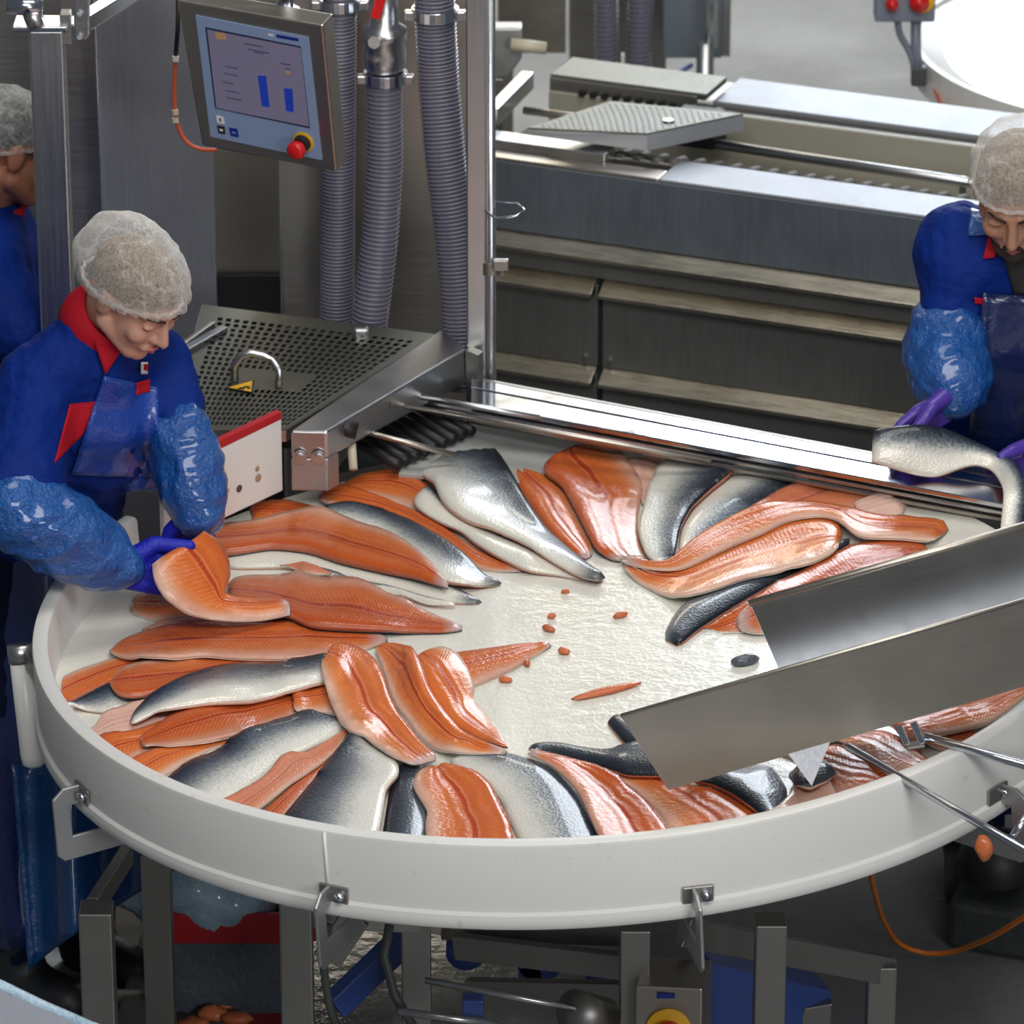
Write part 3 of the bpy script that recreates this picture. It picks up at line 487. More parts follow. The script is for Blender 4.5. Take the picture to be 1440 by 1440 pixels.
fq('name_strip', [(390,47),(421,53),(421,57),(390,51.5)], .003, .0006, 'blue_ink', fb); fq('emblem', [(378,46),(385,47),(386,50),(379,49)], .003, .0006, 'white_ink', fb)
fq('key_white', [(305,161),(315,163),(317,173),(307,171)], .003, .002, 'white_ink', fb); fq('key_black', [(307,175),(317,177),(318,187),(309,185)], .003, .002, 'dark', fb); fq('key_blue', [(324,178),(335,180),(337,191),(326,189)], .003, .002, 'blue_ink', fb)
fq('key_mark', [(310,164),(312,164.5),(313,169),(311,169)], .005, .0004, 'dark', fb); fq('key_mark', [(310,179),(315,180),(315,183),(311,182)], .005, .0004, 'white_ink', fb); fq('key_mark', [(328,183),(333,184),(333,186),(328,185)], .005, .0004, 'screen_blue', fb)
ec = pp(428, 198, .003); obj('stop_collar', MB().lathe([(0, 0), (.0205, 0), (.0205, .004), (0, .006)], ec, 24, ax=fn), M['yellow'], sc); obj('stop_ring', MB().lathe([(.017, 0), (.015, .012), (0, .012)], ec+fn*.004, 24, ax=fn), M['black'], sc)
obj('stop_button', MB().lathe([(.010, 0), (.010, .012), (.0175, .014), (.0175, .024), (.012, .029), (0, .030)], ec+fn*.012, 24, ax=fn), M['estop_red'], sc, smooth=True)
obj('mount_pipe', MB().tube([Py(402,22,1.0), Py(400,-50,1.0)], .016, 16), M['steel_bright'], sc, smooth=True)
obj('mount_flange', MB().lathe([(0, 0), (.026, 0), (.026, .006), (0, .006)], Py(402,16,1.0), 20), M['steel_bright'], sc)
# ---------------------------------------------------------------- far conveyor machine
M['ledge'] = steel('worn_ledge_steel', (.72, .66, .54), .28); M['zinc'] = plain('zinc_sheet', (.50, .52, .56), .35, metal=.5, var=.15); M['trough'] = plain('dull_beige_sheet', (.40, .38, .31), .5, metal=.2, var=.12)
M['chain'] = plain('oiled_chain', (.10, .095, .085), .55)
fm = thing('washing_conveyor', 'long low stainless conveyor machine with open trough and stepped front panels in the background', 'conveyor', np.array((.4, 2.1, 0)))
O = Pz(698, 221, 1.1); e1 = nrm(Pz(1332, 308, 1.1)-O); e2 = nrm(np.cross((0, 0, 1), e1)); ez = np.array((0, 0, 1.))
def Lp(a, b, z): return O*np.array((1, 1, 0))+e1*a+e2*b+ez*z
AX = (e1, e2, ez)
def fbox(name, a0, a1, b0_, b1_, z0, z1, m, bevel=.003): return obj(name, MB().box(Lp((a0+a1)/2, (b0_+b1_)/2, (z0+z1)/2), (a1-a0, b1_-b0_, z1-z0), AX), M[m], fm, bevel=bevel)
A0, A1 = -.06, 1.5
def ledge(a0, a1, z): q = [(.01, z), (-.028, z-.026), (-.028, z-.034), (.01, z-.034)]; return obj('ledge', MB().hexa([Lp(a0, b, h) for b, h in q], [Lp(a1, b, h) for b, h in q]), M['ledge'], fm, bevel=.001)
M['panel'] = steel('dull_blue_steel', (.28, .32, .37), .6, (40, 40, 3)); M['panel_lo'] = steel('dull_dark_steel', (.27, .27, .26), .6, (40, 40, 3))
fbox('top_strip', .36, A1, 0, .13, 1.092, 1.1, 'steel_sheet'); fbox('top_strip', A0, .36, 0, .06, 1.092, 1.1, 'steel_warm'); fbox('rail_block', A0, .22, .06, .12, 1.08, 1.115, 'steel')
fbox('upper_panel', A0, A1, .0, .01, .942, 1.094, 'panel'); fbox('inner_wall', A0, A1, .12, .13, .95, 1.09, 'steel_dark')
ledge(A0, A1, .942); fbox('step_panel', A0, A1, .0, .02, .862, .924, 'panel_lo'); ledge(A0, .224, .862); ledge(.241, A1, .862)
fbox('lower_panel', A0, .227, .005, .02, .662, .846, 'panel_lo'); fbox('lower_panel', .238, A1, .005, .02, .662, .846, 'panel_lo')
fbox('panel_gap', .224, .241, .012, .025, .45, .862, 'dark', 0)
ledge(A0, .224, .662); ledge(.241, A1, .662); fbox('base_panel', A0, .226, .005, .02, .25, .646, 'panel_lo'); fbox('base_panel', .239, A1, .005, .02, .25, .646, 'panel_lo')
for a in (.20, .255): 
    for z in (.835, .68, .62): obj('screw', MB().tube([Lp(a, .006, z), Lp(a, -.003, z)], .006, 8), M['steel_bright'], fm)
fbox('trough_floor', A0, A1, .13, .44, .93, .95, 'steel_dark'); fbox('back_wall', A0, .98, .44, .45, .95, 1.10, 'trough'); fbox('end_gap', .985, 1.2, .43, .44, .95, 1.1, 'dark', 0)
fbox('back_strip', .3, A1, .49, .66, 1.095, 1.108, 'steel_sheet'); fbox('back_strip', A0, .3, .45, .58, 1.12, 1.135, 'steel_cover'); fbox('back_channel', A0, 1.0, .45, .49, 1.07, 1.088, 'dark', 0); fbox('channel_front', A0, .28, .445, .455, 1.09, 1.13, 'steel_dark')
fbox('back_body', A0, A1, .46, .66, .2, 1.095, 'steel_dark')
obj('guide_rod', MB().tube([Lp(.30, .36, 1.06), Lp(1.2, .24, 1.09)], .011, 12), M['steel'], fm, smooth=True)
obj('guide_rod', MB().tube([Lp(-.06, .30, 1.10), Lp(.12, .30, 1.10)], .009, 10), M['steel_warm'], fm, smooth=True)
for k in range(26):
    a = .22+k*.041; obj('chain_roller', MB().tube([Lp(a, .135, 1.085), Lp(a, .20, 1.07)], .0135, 10), M['chain'], fm, smooth=True)
for k in range(13): obj('chain_link', MB().box(Lp(.02+k*.026, .44, 1.105), (.013, .02, .01), AX), M['black'], fm)
obj('rod_stand', MB().tube([Lp(.93, .28, .99), Lp(.93, .28, 1.09)], .007, 8), M['steel_dark'], fm)
fbox('gear_block', .26, .36, .34, .42, 1.05, 1.12, 'black', .006)
obj('end_arm', MB().beam(Pz(690,165,1.13), Pz(742,112,1.13), .03, .04), M['steel'], fm, bevel=.004)
obj('gearbox', MB().prism([Py(690,40,2.75), Py(734,40,2.75), Py(734,82,2.75), Py(716,108,2.75), Py(690,112,2.75)], (0, .05, 0)), M['steel_matte'], fm, bevel=.004)
obj('gear_mount', MB().beam(Py(698,108,2.77), Py(698,108,2.77)-ez*.9, .03, .03, (0, 1, 0)), M['steel_dark'], fm, bevel=.002)
obj('gear_shaft', MB().tube([Py(718,62,2.72), Py(768,68,2.72)], .014, 14), M['cream'], fm, smooth=True)
# loose cover plate lying on the conveyor
cpn = thing('cover_plate', 'loose stainless tray with patterned top lying askew across the far conveyor', 'metal tray', Pz(890, 200, 1.12))
K = [Pz(742,180,1.155), Pz(910,188,1.155), Pz(1045,160,1.155), Pz(858,142,1.155)]; hz = np.array((0, 0, .038))
obj('tray_top', MB().hexa([k-ez*.003 for k in K], K), M['steel_cover'], cpn)
obj('front_flange', MB().hexa([K[0]-hz*.4-e1*.02, K[1]-hz, K[1]-hz+e2*.003, K[0]-hz*.4+e2*.003], [K[0]-e1*.0, K[1], K[1]+e2*.003, K[0]+e2*.003]), M['zinc'], cpn); obj('side_flange', MB().hexa([K[1]-hz, K[2]-hz, K[2]-hz-e1*.003, K[1]-hz-e1*.003], [K[1], K[2], K[2]-e1*.003, K[1]-e1*.003]), M['zinc'], cpn)
kb = MB()
for i in range(17):
    for j in range(9):
        u, v = .06+.052*(i+.5*(j % 2)), .1+.1*j; c = (K[0]*(1-u)+K[1]*u)*(1-v)+(K[3]*(1-u)+K[2]*u)*v; kb.beam(c-e1*.005+e2*.007, c+e1*.005-e2*.007, .0025, .003)
sf = obj('raised_studs', kb, M['steel_sheet'], cpn); sf['kind'] = 'stuff'
obj('plug', MB().lathe([(.012, 0), (.012, .003), (0, .003)], Pz(940,170,1.156), 14), M['steel_warm'], cpn)
# background machine legs, hoses and floor unit
bm_ = thing('rear_machine', 'dark steel machine housing with a pipe leg at the top of the picture', 'machine', np.array(Pz(880, 60, .4)))
vplate('housing_panel', 800, 935, 3.9, -60, 92, 'steel_dark', bm_, .3); vplate('housing_panel', 700, 795, 3.6, -60, 75, 'steel_warm', bm_, .05); vplate('housing_panel', 930, 1012, 3.7, -60, 82, 'panel', bm_, .25); vplate('end_flange', 1012, 1024, 3.7, -60, 80, 'steel', bm_, .25)
for x_, y_, Y_ in ((710,70,3.62), (812,86,4.0), (925,88,4.0)): lq = Py(x_, y_, Y_); obj('frame_leg', MB().beam((lq[0], lq[1], 0), lq, .04, .04, (0, 1, 0)), M['steel_dark'], bm_, bevel=.002)
lq = Py(992,60,3.6); obj('pipe_leg', MB().tube([(lq[0], lq[1], 0), lq], .021, 16), M['steel'], bm_, smooth=True); obj('pipe_leg', MB().tube([Py(1000,-60,3.6), Py(1000,66,3.6)], .014, 14), M['steel'], bm_, smooth=True)
obj('blue_line', MB().tube([Py(922,118,3.3), Py(948,106,3.3), Py(972,92,3.4)], .006, 8), M['blue_ink'], bm_, smooth=True)
hose('grey ribbed hose at the top behind the far conveyor', [Py(852,-40,3.7), Py(853,90,3.7)], .03, .012); hose('purple grey ribbed hose right of the other rear hose', [Py(902,-40,3.7), Py(898,105,3.7)], .032, .012)
vplate('white_stop', 872, 877, 3.4, 76, 96, 'white', bm_, .01)
# second round table
t2 = thing('second_round_table', 'glossy white round table top at the upper right behind the man', 'table', (1.45, 3.9, .8))
def dish(zc, cx, cy, R): return [(.001, .0), (R*.93, .0), (R, .05), (R+.012, .05), (R+.012, -.03), (.001, -.03)]
c2 = Pz(1671, 75, .98); R2 = .62
obj('table_top', MB().lathe([(.001, 0), (R2-.06, 0), (R2, .02), (R2, .03), (R2+.014, .03), (R2+.014, -.05), (.001, -.05)], c2, 80), M['white'], t2); obj('pedestal', MB().lathe([(.09, -.9), (.09, -.05)], c2, 24), M['steel_dark'], t2)
sb = thing('stop_box', 'small grey box with two red buttons on a bent arm at the top right', 'switch box', Py(1268, 25, 3.0))
obj('box_body', MB().box(Py(1272,2,3.0), (.135, .06, .08)), M['greybin'], sb, bevel=.005)
for x, r, y in ((1254, .014, 4), (1292, .022, 1)):
    if r > .02: obj('stop_collar', MB().lathe([(0, 0), (r*1.25, 0), (r*1.25, .006), (0, .006)], Py(x+4,y,2.968), 20, ax=(0, -1, 0)), M['yellow'], sb)
    obj('stop_button', MB().lathe([(r*.6, 0), (r, .008), (r, .02), (0, .026)], Py(x,y,2.964), 20, ax=(0, -1, 0)), M['estop_red'], sb, smooth=True)
obj('arm', MB().tube(resample([Py(1262,26,3.0), Py(1264,50,3.0), Py(1278,68,3.0), Py(1286,92,3.0), Py(1288,112,3.0)], 14), .008, 10), M['greybin'], sb, smooth=True); obj('arm', MB().tube([Py(1288,26,3.0), Py(1288,70,3.0), Py(1292,112,3.0)], .012, 10), M['greybin'], sb, smooth=True)
obj('foot_block', MB().box(Py(1292,106,3.0), (.035, .03, .045)), M['cable_grey'], sb, bevel=.004)
one('thin_cable', MB().tube(resample([Py(1298,90,3.05), Py(1312,120,3.0), Py(1325,150,2.9), Py(1332,168,2.8)], 14), .004, 8), M['orange_tube'], 'thin reddish cable running down beside the second round table', 'cable', smooth=True)
# ---------------------------------------------------------------- things on the floor and at the table's sides
one('orange_cable', MB().tube(resample([Pz(1222,1180,.7), Pz(1226,1240,.5), Pz(1240,1290,.2), Pz(1262,1330,.03), Pz(1300,1349,.01), Pz(1340,1341,.03), Pz(1400,1316,.16), Pz(1440,1290,.24), Pz(1480,1262,.32)], 40), .0052, 8), M['orange_cable'], 'thin orange cable looping from under the table across the wet floor', 'cable', smooth=True)
bl = thing('floor_pedestal', 'dark block shaped pedestal on the floor at the lower right', 'pedestal', Pz(1400, 1330, 0))
pz = Pz(1332, 1335, 0); pY = pz[1]; obj('block', MB().hexa([Pz(1330,1335,0), Pz(1500,1365,0), Pz(1560,1330,0), Pz(1345,1312,0)], [p+ez*.105 for p in (Pz(1330,1335,0), Pz(1500,1365,0), Pz(1560,1300,0), Pz(1352,1290,0))]), plain('worn_dark_block', (.035, .04, .04), .6, bs=.4, bscale=30, var=.4), bl, bevel=.015)
bc = Pz(1400, 1228, .155); obj('rubber_boot', MB().lathe([(.07, 0), (.075, .03), (.06, .07), (.03, .08), (0, .08)], bc, 24), M['black'], bl, smooth=True)
th = thing('white_tube_holder', 'white plastic tube with a steel band hanging at the left side of the table', 'tube holder', Py(38, 1085, -.15))
ta, tb2 = Py(28, 910, .02), Py(49, 1078, -.02); td = nrm(tb2-ta)
obj('tube_body', MB().tube([ta, tb2-td*.022, tb2-td*.006, tb2], [.0205, .0225, .0205, .012], 22), M['white'], th, smooth=True); obj('steel_band', MB().tube([ta-td*.004, ta+td*.026], .0225, 22), M['steel'], th, smooth=True)
obj('mount_strap', MB().beam(ta+td*.01, rimp(183, .90, -.07), .004, .03), M['steel_dark'], th)
cr = thing('red_crate', 'red plastic crate with a pale blue bag under the table', 'crate', Pz(320, 1440, .1))
Cc = [Py(215,1305,.35), Py(440,1345,.35), Py(430,1330,.75), Py(230,1295,.75)]
zt = .26; Cc = [np.array((c[0], c[1], zt)) for c in Cc]
for a, b in ((0, 1), (1, 2), (2, 3), (3, 0)): obj('crate_wall', MB().beam(Cc[a]-ez*.02, Cc[b]-ez*.02, .014, .06), M['red'], cr, bevel=.003); obj('crate_wall', MB().beam(Cc[a]*.97+sum(Cc)/4*.03-ez*.12, Cc[b]*.97+sum(Cc)/4*.03-ez*.12, .01, .16), plain('clear_bag_film', (.10, .12, .14), .3, bs=.5), cr, bevel=.003)
obj('crate_floor', MB().prism([c*.96+sum(Cc)/4*.04-ez*.25 for c in Cc], (0, 0, .012)), M['red'], cr)
bag = MB(); cc = sum(Cc)/4+np.array((0, -.08, 0))
for k in range(9): bag.ball(cc+np.array((-.13+.27*RNG.random(), -.12+.2*RNG.random(), -.02+.08*RNG.random())), (.10, .08, .075))
one('plastic_bag', blob(bag, .012, 2, lambda p: .012*mnoise.noise(p*18)), M['bag'], 'pale blue translucent plastic bag standing in the red crate', 'bag', smooth=True)
one('kerb_block', MB().prism([Pz(200,1345,.0), Pz(330,1370,.0), Pz(300,1600,.0), Pz(130,1580,.0)], (0, 0, .06)), plain('worn_grey_block', (.14, .135, .125), .5, bs=.4, var=.3), 'low grey worn floor slab under the left of the table', 'slab', bevel=.01)
one('drain_pan', MB().lathe([(.001, 0), (.16, 0), (.2, .05), (.21, .05), (.17, -.01), (.001, -.01)], Pz(190,1325,.06)*np.array((1, 1, 0))+ez*.02, 36), plain('dull_beige_pan', (.22, .20, .16), .4), 'dull beige pan on the floor below the table rim at left', 'pan', smooth=True)
one('red_bin', MB().hexa([Py(-120,1430,.75), Py(38,1345,.75), Py(38,1345,1.0), Py(-120,1345,1.0)], [Py(-120,1040,.75), Py(-2,1040,.75), Py(-2,1040,1.0), Py(-120,1040,1.0)]), plain('dark_red_plastic', (.20, .008, .012), .5), 'dark red plastic bin at the far left edge behind the apron', 'bin', bevel=.01)
lb = thing('grey_tub', 'pale grey plastic tub corner at the bottom left of the picture', 'tub', Py(0, 1500, -1.2))
lp = [Py(-90,1350,-1.05), Py(0,1388,-1.08), Py(60,1417,-1.1), Py(125,1445,-1.13), Py(210,1480,-1.2)]
obj('tub_lip', MB().tube(lp, .011, 12), M['bag'], lb, smooth=True)
obj('tub_cover', MB().hexa([p-ez*.2 for p in lp[:1]+lp[-1:]]+[Py(130,1600,-1.35)-ez*.2, Py(-90,1600,-1.35)-ez*.2], [lp[0]-ez*.005, lp[-1]-ez*.005, Py(130,1600,-1.35), Py(-90,1600,-1.35)]), M['greybin'], lb)
for i in range(2): pass
sc_ = rimp(seam(1405), .951, -.185); mb = MB(); mb.ball(Py(1383,1192,sc_[1]-.012), (.014, .014, .022), n=12, m=8); V = np.array(mb.v); V += np.array([[.006*mnoise.noise(Vector(p*60)+Vector((q*7, 3, 0))) for q in range(3)] for p in V]); mb.v = [tuple(p) for p in V]
o = one('flesh_scrap', mb, M['flesh'], 'orange scrap stuck on the rim bracket at the right', 'fish scrap', smooth=True); o.color = (.6, .1, 0, 1); put_uv(o, np.tile([.1, .6], (len(V), 1)), .5)
for k, (x, y) in enumerate(((300,1425), (335,1432), (270,1440), (318,1410))):
    mb = MB(); mb.ball(Pz(x, y, .075), (.03, .018, .012), n=10, m=6); V = np.array(mb.v); V += np.array([[.008*mnoise.noise(Vector(p*40)+Vector((q*7, k, 0))) for q in range(3)] for p in V]); mb.v = [tuple(p) for p in V]
    o = one('flesh_scrap', mb, M['flesh'], ['orange scrap on the floor nearest the second table leg', 'orange scrap on the floor right of the first floor scrap', 'lowest orange scrap on the floor beside the left table leg', 'highest orange scrap on the floor under the crate'][k], 'fish scrap', 'scraps of flesh on the floor', smooth=True); o.color = (.6, .1, 0, 1); put_uv(o, np.tile([.1, .6], (len(V), 1)), .5)
# ---------------------------------------------------------------- salmon fillets on the tray
HN = 401; HM = np.full((HN, HN), -.1)
def hidx(p): return np.clip(((p+1)/2*(HN-1)).round().astype(int), 0, HN-1)
NU, NV = 44, 13
VV = np.linspace(0, 1, NV)
def profile(L, W, T, dome):
    u = np.linspace(0, 1, NU); au = np.minimum(u*L, (1-u)*L)/.02; e = np.sqrt(1-(1-np.clip(au, 0, 1))**2)*.75+.25
    wid = np.clip(W/(W.max()+1e-9), .3, 1)**.6; c = (np.sin(math.pi*np.clip(.07+.88*VV**.85, 0, 1))**.42)*(1-.42*VV)+.05
    if dome: c = np.sin(math.pi*np.clip(.05+.9*VV, 0, 1))**.55*1.05+.06
    else: c = c-.10*np.exp(-((VV-.43)/.05)**2)
    return T*(e*wid)[:, None]*c[None, :]
def make_fillet(f, G, t, N, side, label, cfg):
    W = np.linalg.norm(G[:, -1]-G[:, 0], axis=1); L = np.linalg.norm(np.diff(G[:, NV//2], axis=0), axis=1); ul = np.r_[0, np.cumsum(L)]
    uv = np.dstack([np.repeat(ul[:, None], NV, 1), np.repeat(VV[None], NU, 0)])
    s = .0016; top = G+N*t[..., None]
    mid = G+N*s if side == 'F' else G+N*np.maximum(t-s, .0006)[..., None]
    c = G.reshape(-1, 3).mean(0); c[2] = G[..., 2].min()
    root = thing('salmon_fillet', label, 'fish fillet', c, 'salmon fillets on the round table')
    lo = solid(G, mid, uv); hi = solid(mid, top, uv)
    fl, sk = (hi, lo) if side == 'F' else (lo, hi)
    for nm, mb, mt in (('flesh', fl, M['flesh']), ('skin', sk, M['skin'])):
        o = obj(nm, mb, mt, root, smooth=True); put_uv(o, mb.uv); o.color = (cfg.get('vs', 1.), cfg.get('pale', 0.), cfg.get('tail', 0), 1)
    return root
def lay(label, side, A, B, T=.02, **cfg):
    A = [np.array(p, float) for p in A]; B = [np.array(p, float) for p in B]
    if 'x0' in cfg: d = (A[0]+B[0]-A[1]-B[1]); d *= cfg['x0']/np.linalg.norm(d); A.insert(0, A[0]+d); B.insert(0, B[0]+d)
    if 'x1' in cfg: d = (A[-1]+B[-1]-A[-2]-B[-2]); d *= cfg['x1']/np.linalg.norm(d); A.append(A[-1]+d); B.append(B[-1]+d)
    A = resample(A, NU); B = resample(B, NU); hA = np.full(NU, -.085); hB = hA.copy()
    for it in range(4):
        PA = np.array([Pt(x, y, h) for (x, y), h in zip(A, hA)]); PB = np.array([Pt(x, y, h) for (x, y), h in zip(B, hB)])
        u = np.linspace(0, 1, NU); a = np.minimum(u, 1-u)/.05; sh = (np.sqrt(1-(1-np.clip(a, 0, 1))**2)*.3+.7)[:, None]
        v2 = .5+(VV[None]-.5)*sh; G = PA[:, None]*(1-v2[..., None])+PB[:, None]*v2[..., None]
        bow = (np.clip(1-np.minimum(u, 1-u)/.06, 0, 1)**2)[:, None]*0
        r = np.linalg.norm(G[..., :2], axis=-1); lim = np.where(G[..., 1] > .25, .884, .857); k = np.where(r > lim, lim/np.maximum(r, 1e-6), 1.); G[..., :2] *= k[..., None]
        ix, iy = hidx(G[..., 0]), hidx(G[..., 1]); base = np.full(G.shape[:2], -.1)
        for dx in (-3, 0, 3):
            for dy in (-3, 0, 3): base = np.maximum(base, HM[np.clip(ix+dx, 0, HN-1), np.clip(iy+dy, 0, HN-1)])
        base += .0012; raw = base.copy()
        for _ in range(cfg.get('stiff', 26)):
            p = np.pad(base, 1, mode='edge'); base = np.maximum(raw, .2*(p[:-2, 1:-1]+p[2:, 1:-1]+p[1:-1, :-2]+p[1:-1, 2:]+base))
        W = np.linalg.norm(PB-PA, axis=1); Ln = np.linalg.norm(np.diff(G[:, NV//2, :2], axis=0), axis=1).sum()
        t = profile(Ln, W, min(T*.80, .2*W.max()), side == 'S')
        if 'arch' in cfg: base = base+cfg['arch']*(np.sin(math.pi*VV)[None]**1.0)*np.clip(np.minimum(u, 1-u)/.3, 0, 1)[:, None]
        hA = base[:, 0]+t[:, 0]*.6; hB = base[:, -1]+t[:, -1]*.6
        for _ in range(8):
            for q in (hA, hB): q[1:-1] = (q[:-2]+q[1:-1]+q[2:])/3
    G[..., 2] = base
    N = np.zeros_like(G); N[..., 2] = 1
    top = base+t
    for fu in np.linspace(0, 1, 5)[:-1]:
        for fv in np.linspace(0, 1, 5)[:-1]:
            def bl(Q): return Q[:-1, :-1]*(1-fu)*(1-fv)+Q[1:, :-1]*fu*(1-fv)+Q[:-1, 1:]*(1-fu)*fv+Q[1:, 1:]*fu*fv
            np.maximum.at(HM, (hidx(bl(G[..., 0])), hidx(bl(G[..., 1]))), bl(top))
    nw = np.zeros_like(G); nw[..., 2] = 1
    return make_fillet(None, TL(G), t, nw @ RM.T, side, label, cfg)
def held(label, side, A, B, T=.014, flip=False, **cfg):      # edges given as (x, y, Y): real depth per point
    A = resample(A, NU); B = resample(B, NU); PA = np.array([Py(*p) for p in A]); PB = np.array([Py(*p) for p in B])
    u = np.linspace(0, 1, NU); G = PA[:, None]*(1-VV[None, :, None])+PB[:, None]*VV[None, :, None]
    N = np.cross(np.gradient(G, axis=0), np.gradient(G, axis=1)); N /= np.linalg.norm(N, axis=-1, keepdims=True)+1e-9
    if flip: N = -N
    for _ in range(3): N[1:-1] = (N[:-2]+N[1:-1]*2+N[2:])/4
    if 'bulge' in cfg: G = G+N*(cfg['bulge']*np.sin(math.pi*VV)[None, :, None])
    W = np.linalg.norm(PB-PA, axis=1); t = profile(np.linalg.norm(np.diff(G[:, 6], axis=0), axis=1).sum(), W, T, side == 'S')
    return make_fillet(None, G, t, N, side, label, cfg)

# left side of the table, underneath first
lay('dull red fillet lying flat under the fillet held by the woman', 'F', [(188,838),(260,828),(340,838),(420,852)], [(182,862),(215,873),(300,874),(420,870)], .014)
lay('thin pink fillet edge between the held fillet and the long one below it', 'F', [(200,885),(235,872),(265,868),(330,866),(400,874)], [(200,893),(250,893),(300,890),(400,888)], .010, pale=.5)
lay('leftmost orange fillet with its head against the white rim', 'F', [(92,990),(155,959),(200,945),(270,932)], [(72,960),(110,942),(165,924),(220,917),(270,918)], .016, x0=25)
lay('small dark skinned fillet tip at the far left rim', 'S', [(100,988),(125,975),(150,962),(200,950)], [(106,998),(150,1003),(200,985),(230,970)], .014, vs=.8, x0=20)
lay('pale pink belly slab at the left rim', 'F', [(142,1036),(170,1034),(210,1022),(290,992)], [(133,1022),(145,1006),(185,988),(250,970)], .016, pale=.9, x0=30)
lay('orange fillet end touching the left front rim', 'F', [(150,1038),(180,1030),(220,1017),(300,1002)], [(190,1068),(215,1054),(260,1047),(330,1032)], .014, x0=40)
lay('orange fillet wedge at the rim above the large silver skin', 'F', [(192,1064),(215,1054),(260,1049),(330,1040)], [(238,1087),(260,1072),(300,1052),(350,1042)], .014, x0=45)
lay('long orange fillet under the dark backed skin on the left', 'F', [(153,960),(158,975),(175,982),(210,978),(290,958),(380,938),(455,930)], [(156,956),(165,945),(180,934),(245,926),(330,918),(450,916)], .016)
lay('long narrow orange fillet nearest the empty white patch of tray', 'F', [(156,912),(172,900),(198,890),(240,880),(330,874),(413,875),(470,886),(545,895)], [(153,918),(172,926),(235,927),(290,922),(340,927),(400,928),(447,925),(500,918),(545,904)], .02, tail=1)
lay('bright red orange fillet with glints beneath the dark backed skin', 'F', [(207,1030),(240,1006),(300,986),(360,980),(415,974)], [(213,1047),(235,1050),(290,1044),(350,1031),(415,1004)], .016, x0=12)
lay('short square cut fillet piece between two skins', 'F', [(410,972),(450,962),(500,956)], [(414,1000),(440,1002),(470,1003),(520,990)], .014)
lay('long silver fillet with blue black back on the left', 'S', [(182,1012),(192,992),(215,974),(250,955),(290,940),(340,929),(400,926),(470,930)], [(186,1020),(200,1013),(218,1003),(250,996),(290,990),(350,987),(400,975),(475,956)], .022)
lay('narrow dark orange strip beside the grey skin at the front rim', 'F', [(378,1134),(410,1106),(447,1079),(470,1062)], [(405,1142),(430,1112),(455,1078),(474,1066)], .012, x0=45)
lay('broad silver skin fillet reaching the left front rim', 'S', [(235,1097),(262,1073),(300,1051),(345,1027),(390,1012),(440,1006),(485,1012)], [(320,1127),(350,1110),(375,1089),(395,1070),(430,1057),(460,1043),(488,1027)], .022, x0=55)
lay('folded orange flap along the broad silver skin', 'F', [(322,1120),(365,1098),(384,1079),(396,1061),(415,1057),(430,1060),(460,1042),(488,1025)], [(372,1133),(408,1103),(450,1076),(472,1056),(490,1032)], .012, pale=.25, x0=50)
lay('dark grey skin fillet between two others at the front rim', 'S', [(538,1174),(548,1112),(560,1080),(570,1070)], [(600,1177),(602,1140),(595,1100),(594,1072)], .016, vs=.42, x0=50)
lay('grey backed white fillet with its head at the front rim', 'S', [(400,1147),(425,1117),(447,1089),(477,1049),(497,1030)], [(533,1174),(540,1131),(543,1108),(562,1091),(562,1078),(545,1063),(515,1043),(502,1032)], .022, x0=50)
# back left
lay('small orange fillet end behind the woman gloved hand', 'F', [(349,712),(363,704),(405,704),(450,715),(490,728)], [(357,736),(380,740),(450,744),(490,742)], .016)
lay('orange fillet at the back left edge beside the steel beam', 'F', [(482,680),(507,667),(549,660),(572,664),(596,680),(640,712)], [(490,691),(540,703),(580,716),(640,742)], .018)
lay('slim orange fillet running behind the dark speckled skin', 'F', [(448,695),(462,686),(484,682),(511,690),(538,700),(580,718),(625,742),(665,772),(700,790),(737,801)], [(450,706),(480,716),(530,722),(580,737),(630,767),(670,800),(700,804),(737,805)], .018, tail=1)
lay('white bellied fillet strip just above the bright red fillet', 'S', [(300,778),(382,766),(434,772),(500,787),(580,806),(640,826),(679,846)], [(318,800),(400,798),(465,807),(549,826),(600,841),(640,849),(672,850)], .016, vs=1.5, tail=1)
lay('thin white skin edge under the silver strip', 'S', [(440,806),(549,824),(600,840),(640,851)], [(440,822),(560,840),(600,853),(640,857)], .010, vs=1.6)
lay('speckled dark backed fillet with curled tail fin', 'S', [(452,712),(490,705),(530,711),(580,731),(620,755),(655,780),(680,808),(706,819)], [(470,735),(530,755),(580,790),(620,818),(660,824),(702,824)], .022, tail=1)
lay('wide orange fillet with pale belly edge in the middle left', 'F', [(215,792),(260,787),(330,778),(382,769),(434,774),(476,789),(538,803),(580,811),(630,825)], [(200,772),(225,757),(262,744),(300,737),(363,732),(413,716),(438,711),(463,718),(497,731),(538,743),(570,758),(601,785),(630,820)], .024, tail=1)
lay('brownish belly flap folded over the silver strip', 'F', [(393,796),(425,790),(445,796),(466,806)], [(395,803),(430,807),(466,809)], .010, pale=.2)
lay('bright red fillet with rows of glints pointing to the tray centre', 'F', [(320,850),(360,859),(413,869),(434,881),(497,885),(559,888),(617,890),(650,888)], [(320,816),(350,807),(403,800),(425,807),(497,810),(520,819),(540,836),(580,856),(622,869),(650,880)], .022, tail=1)
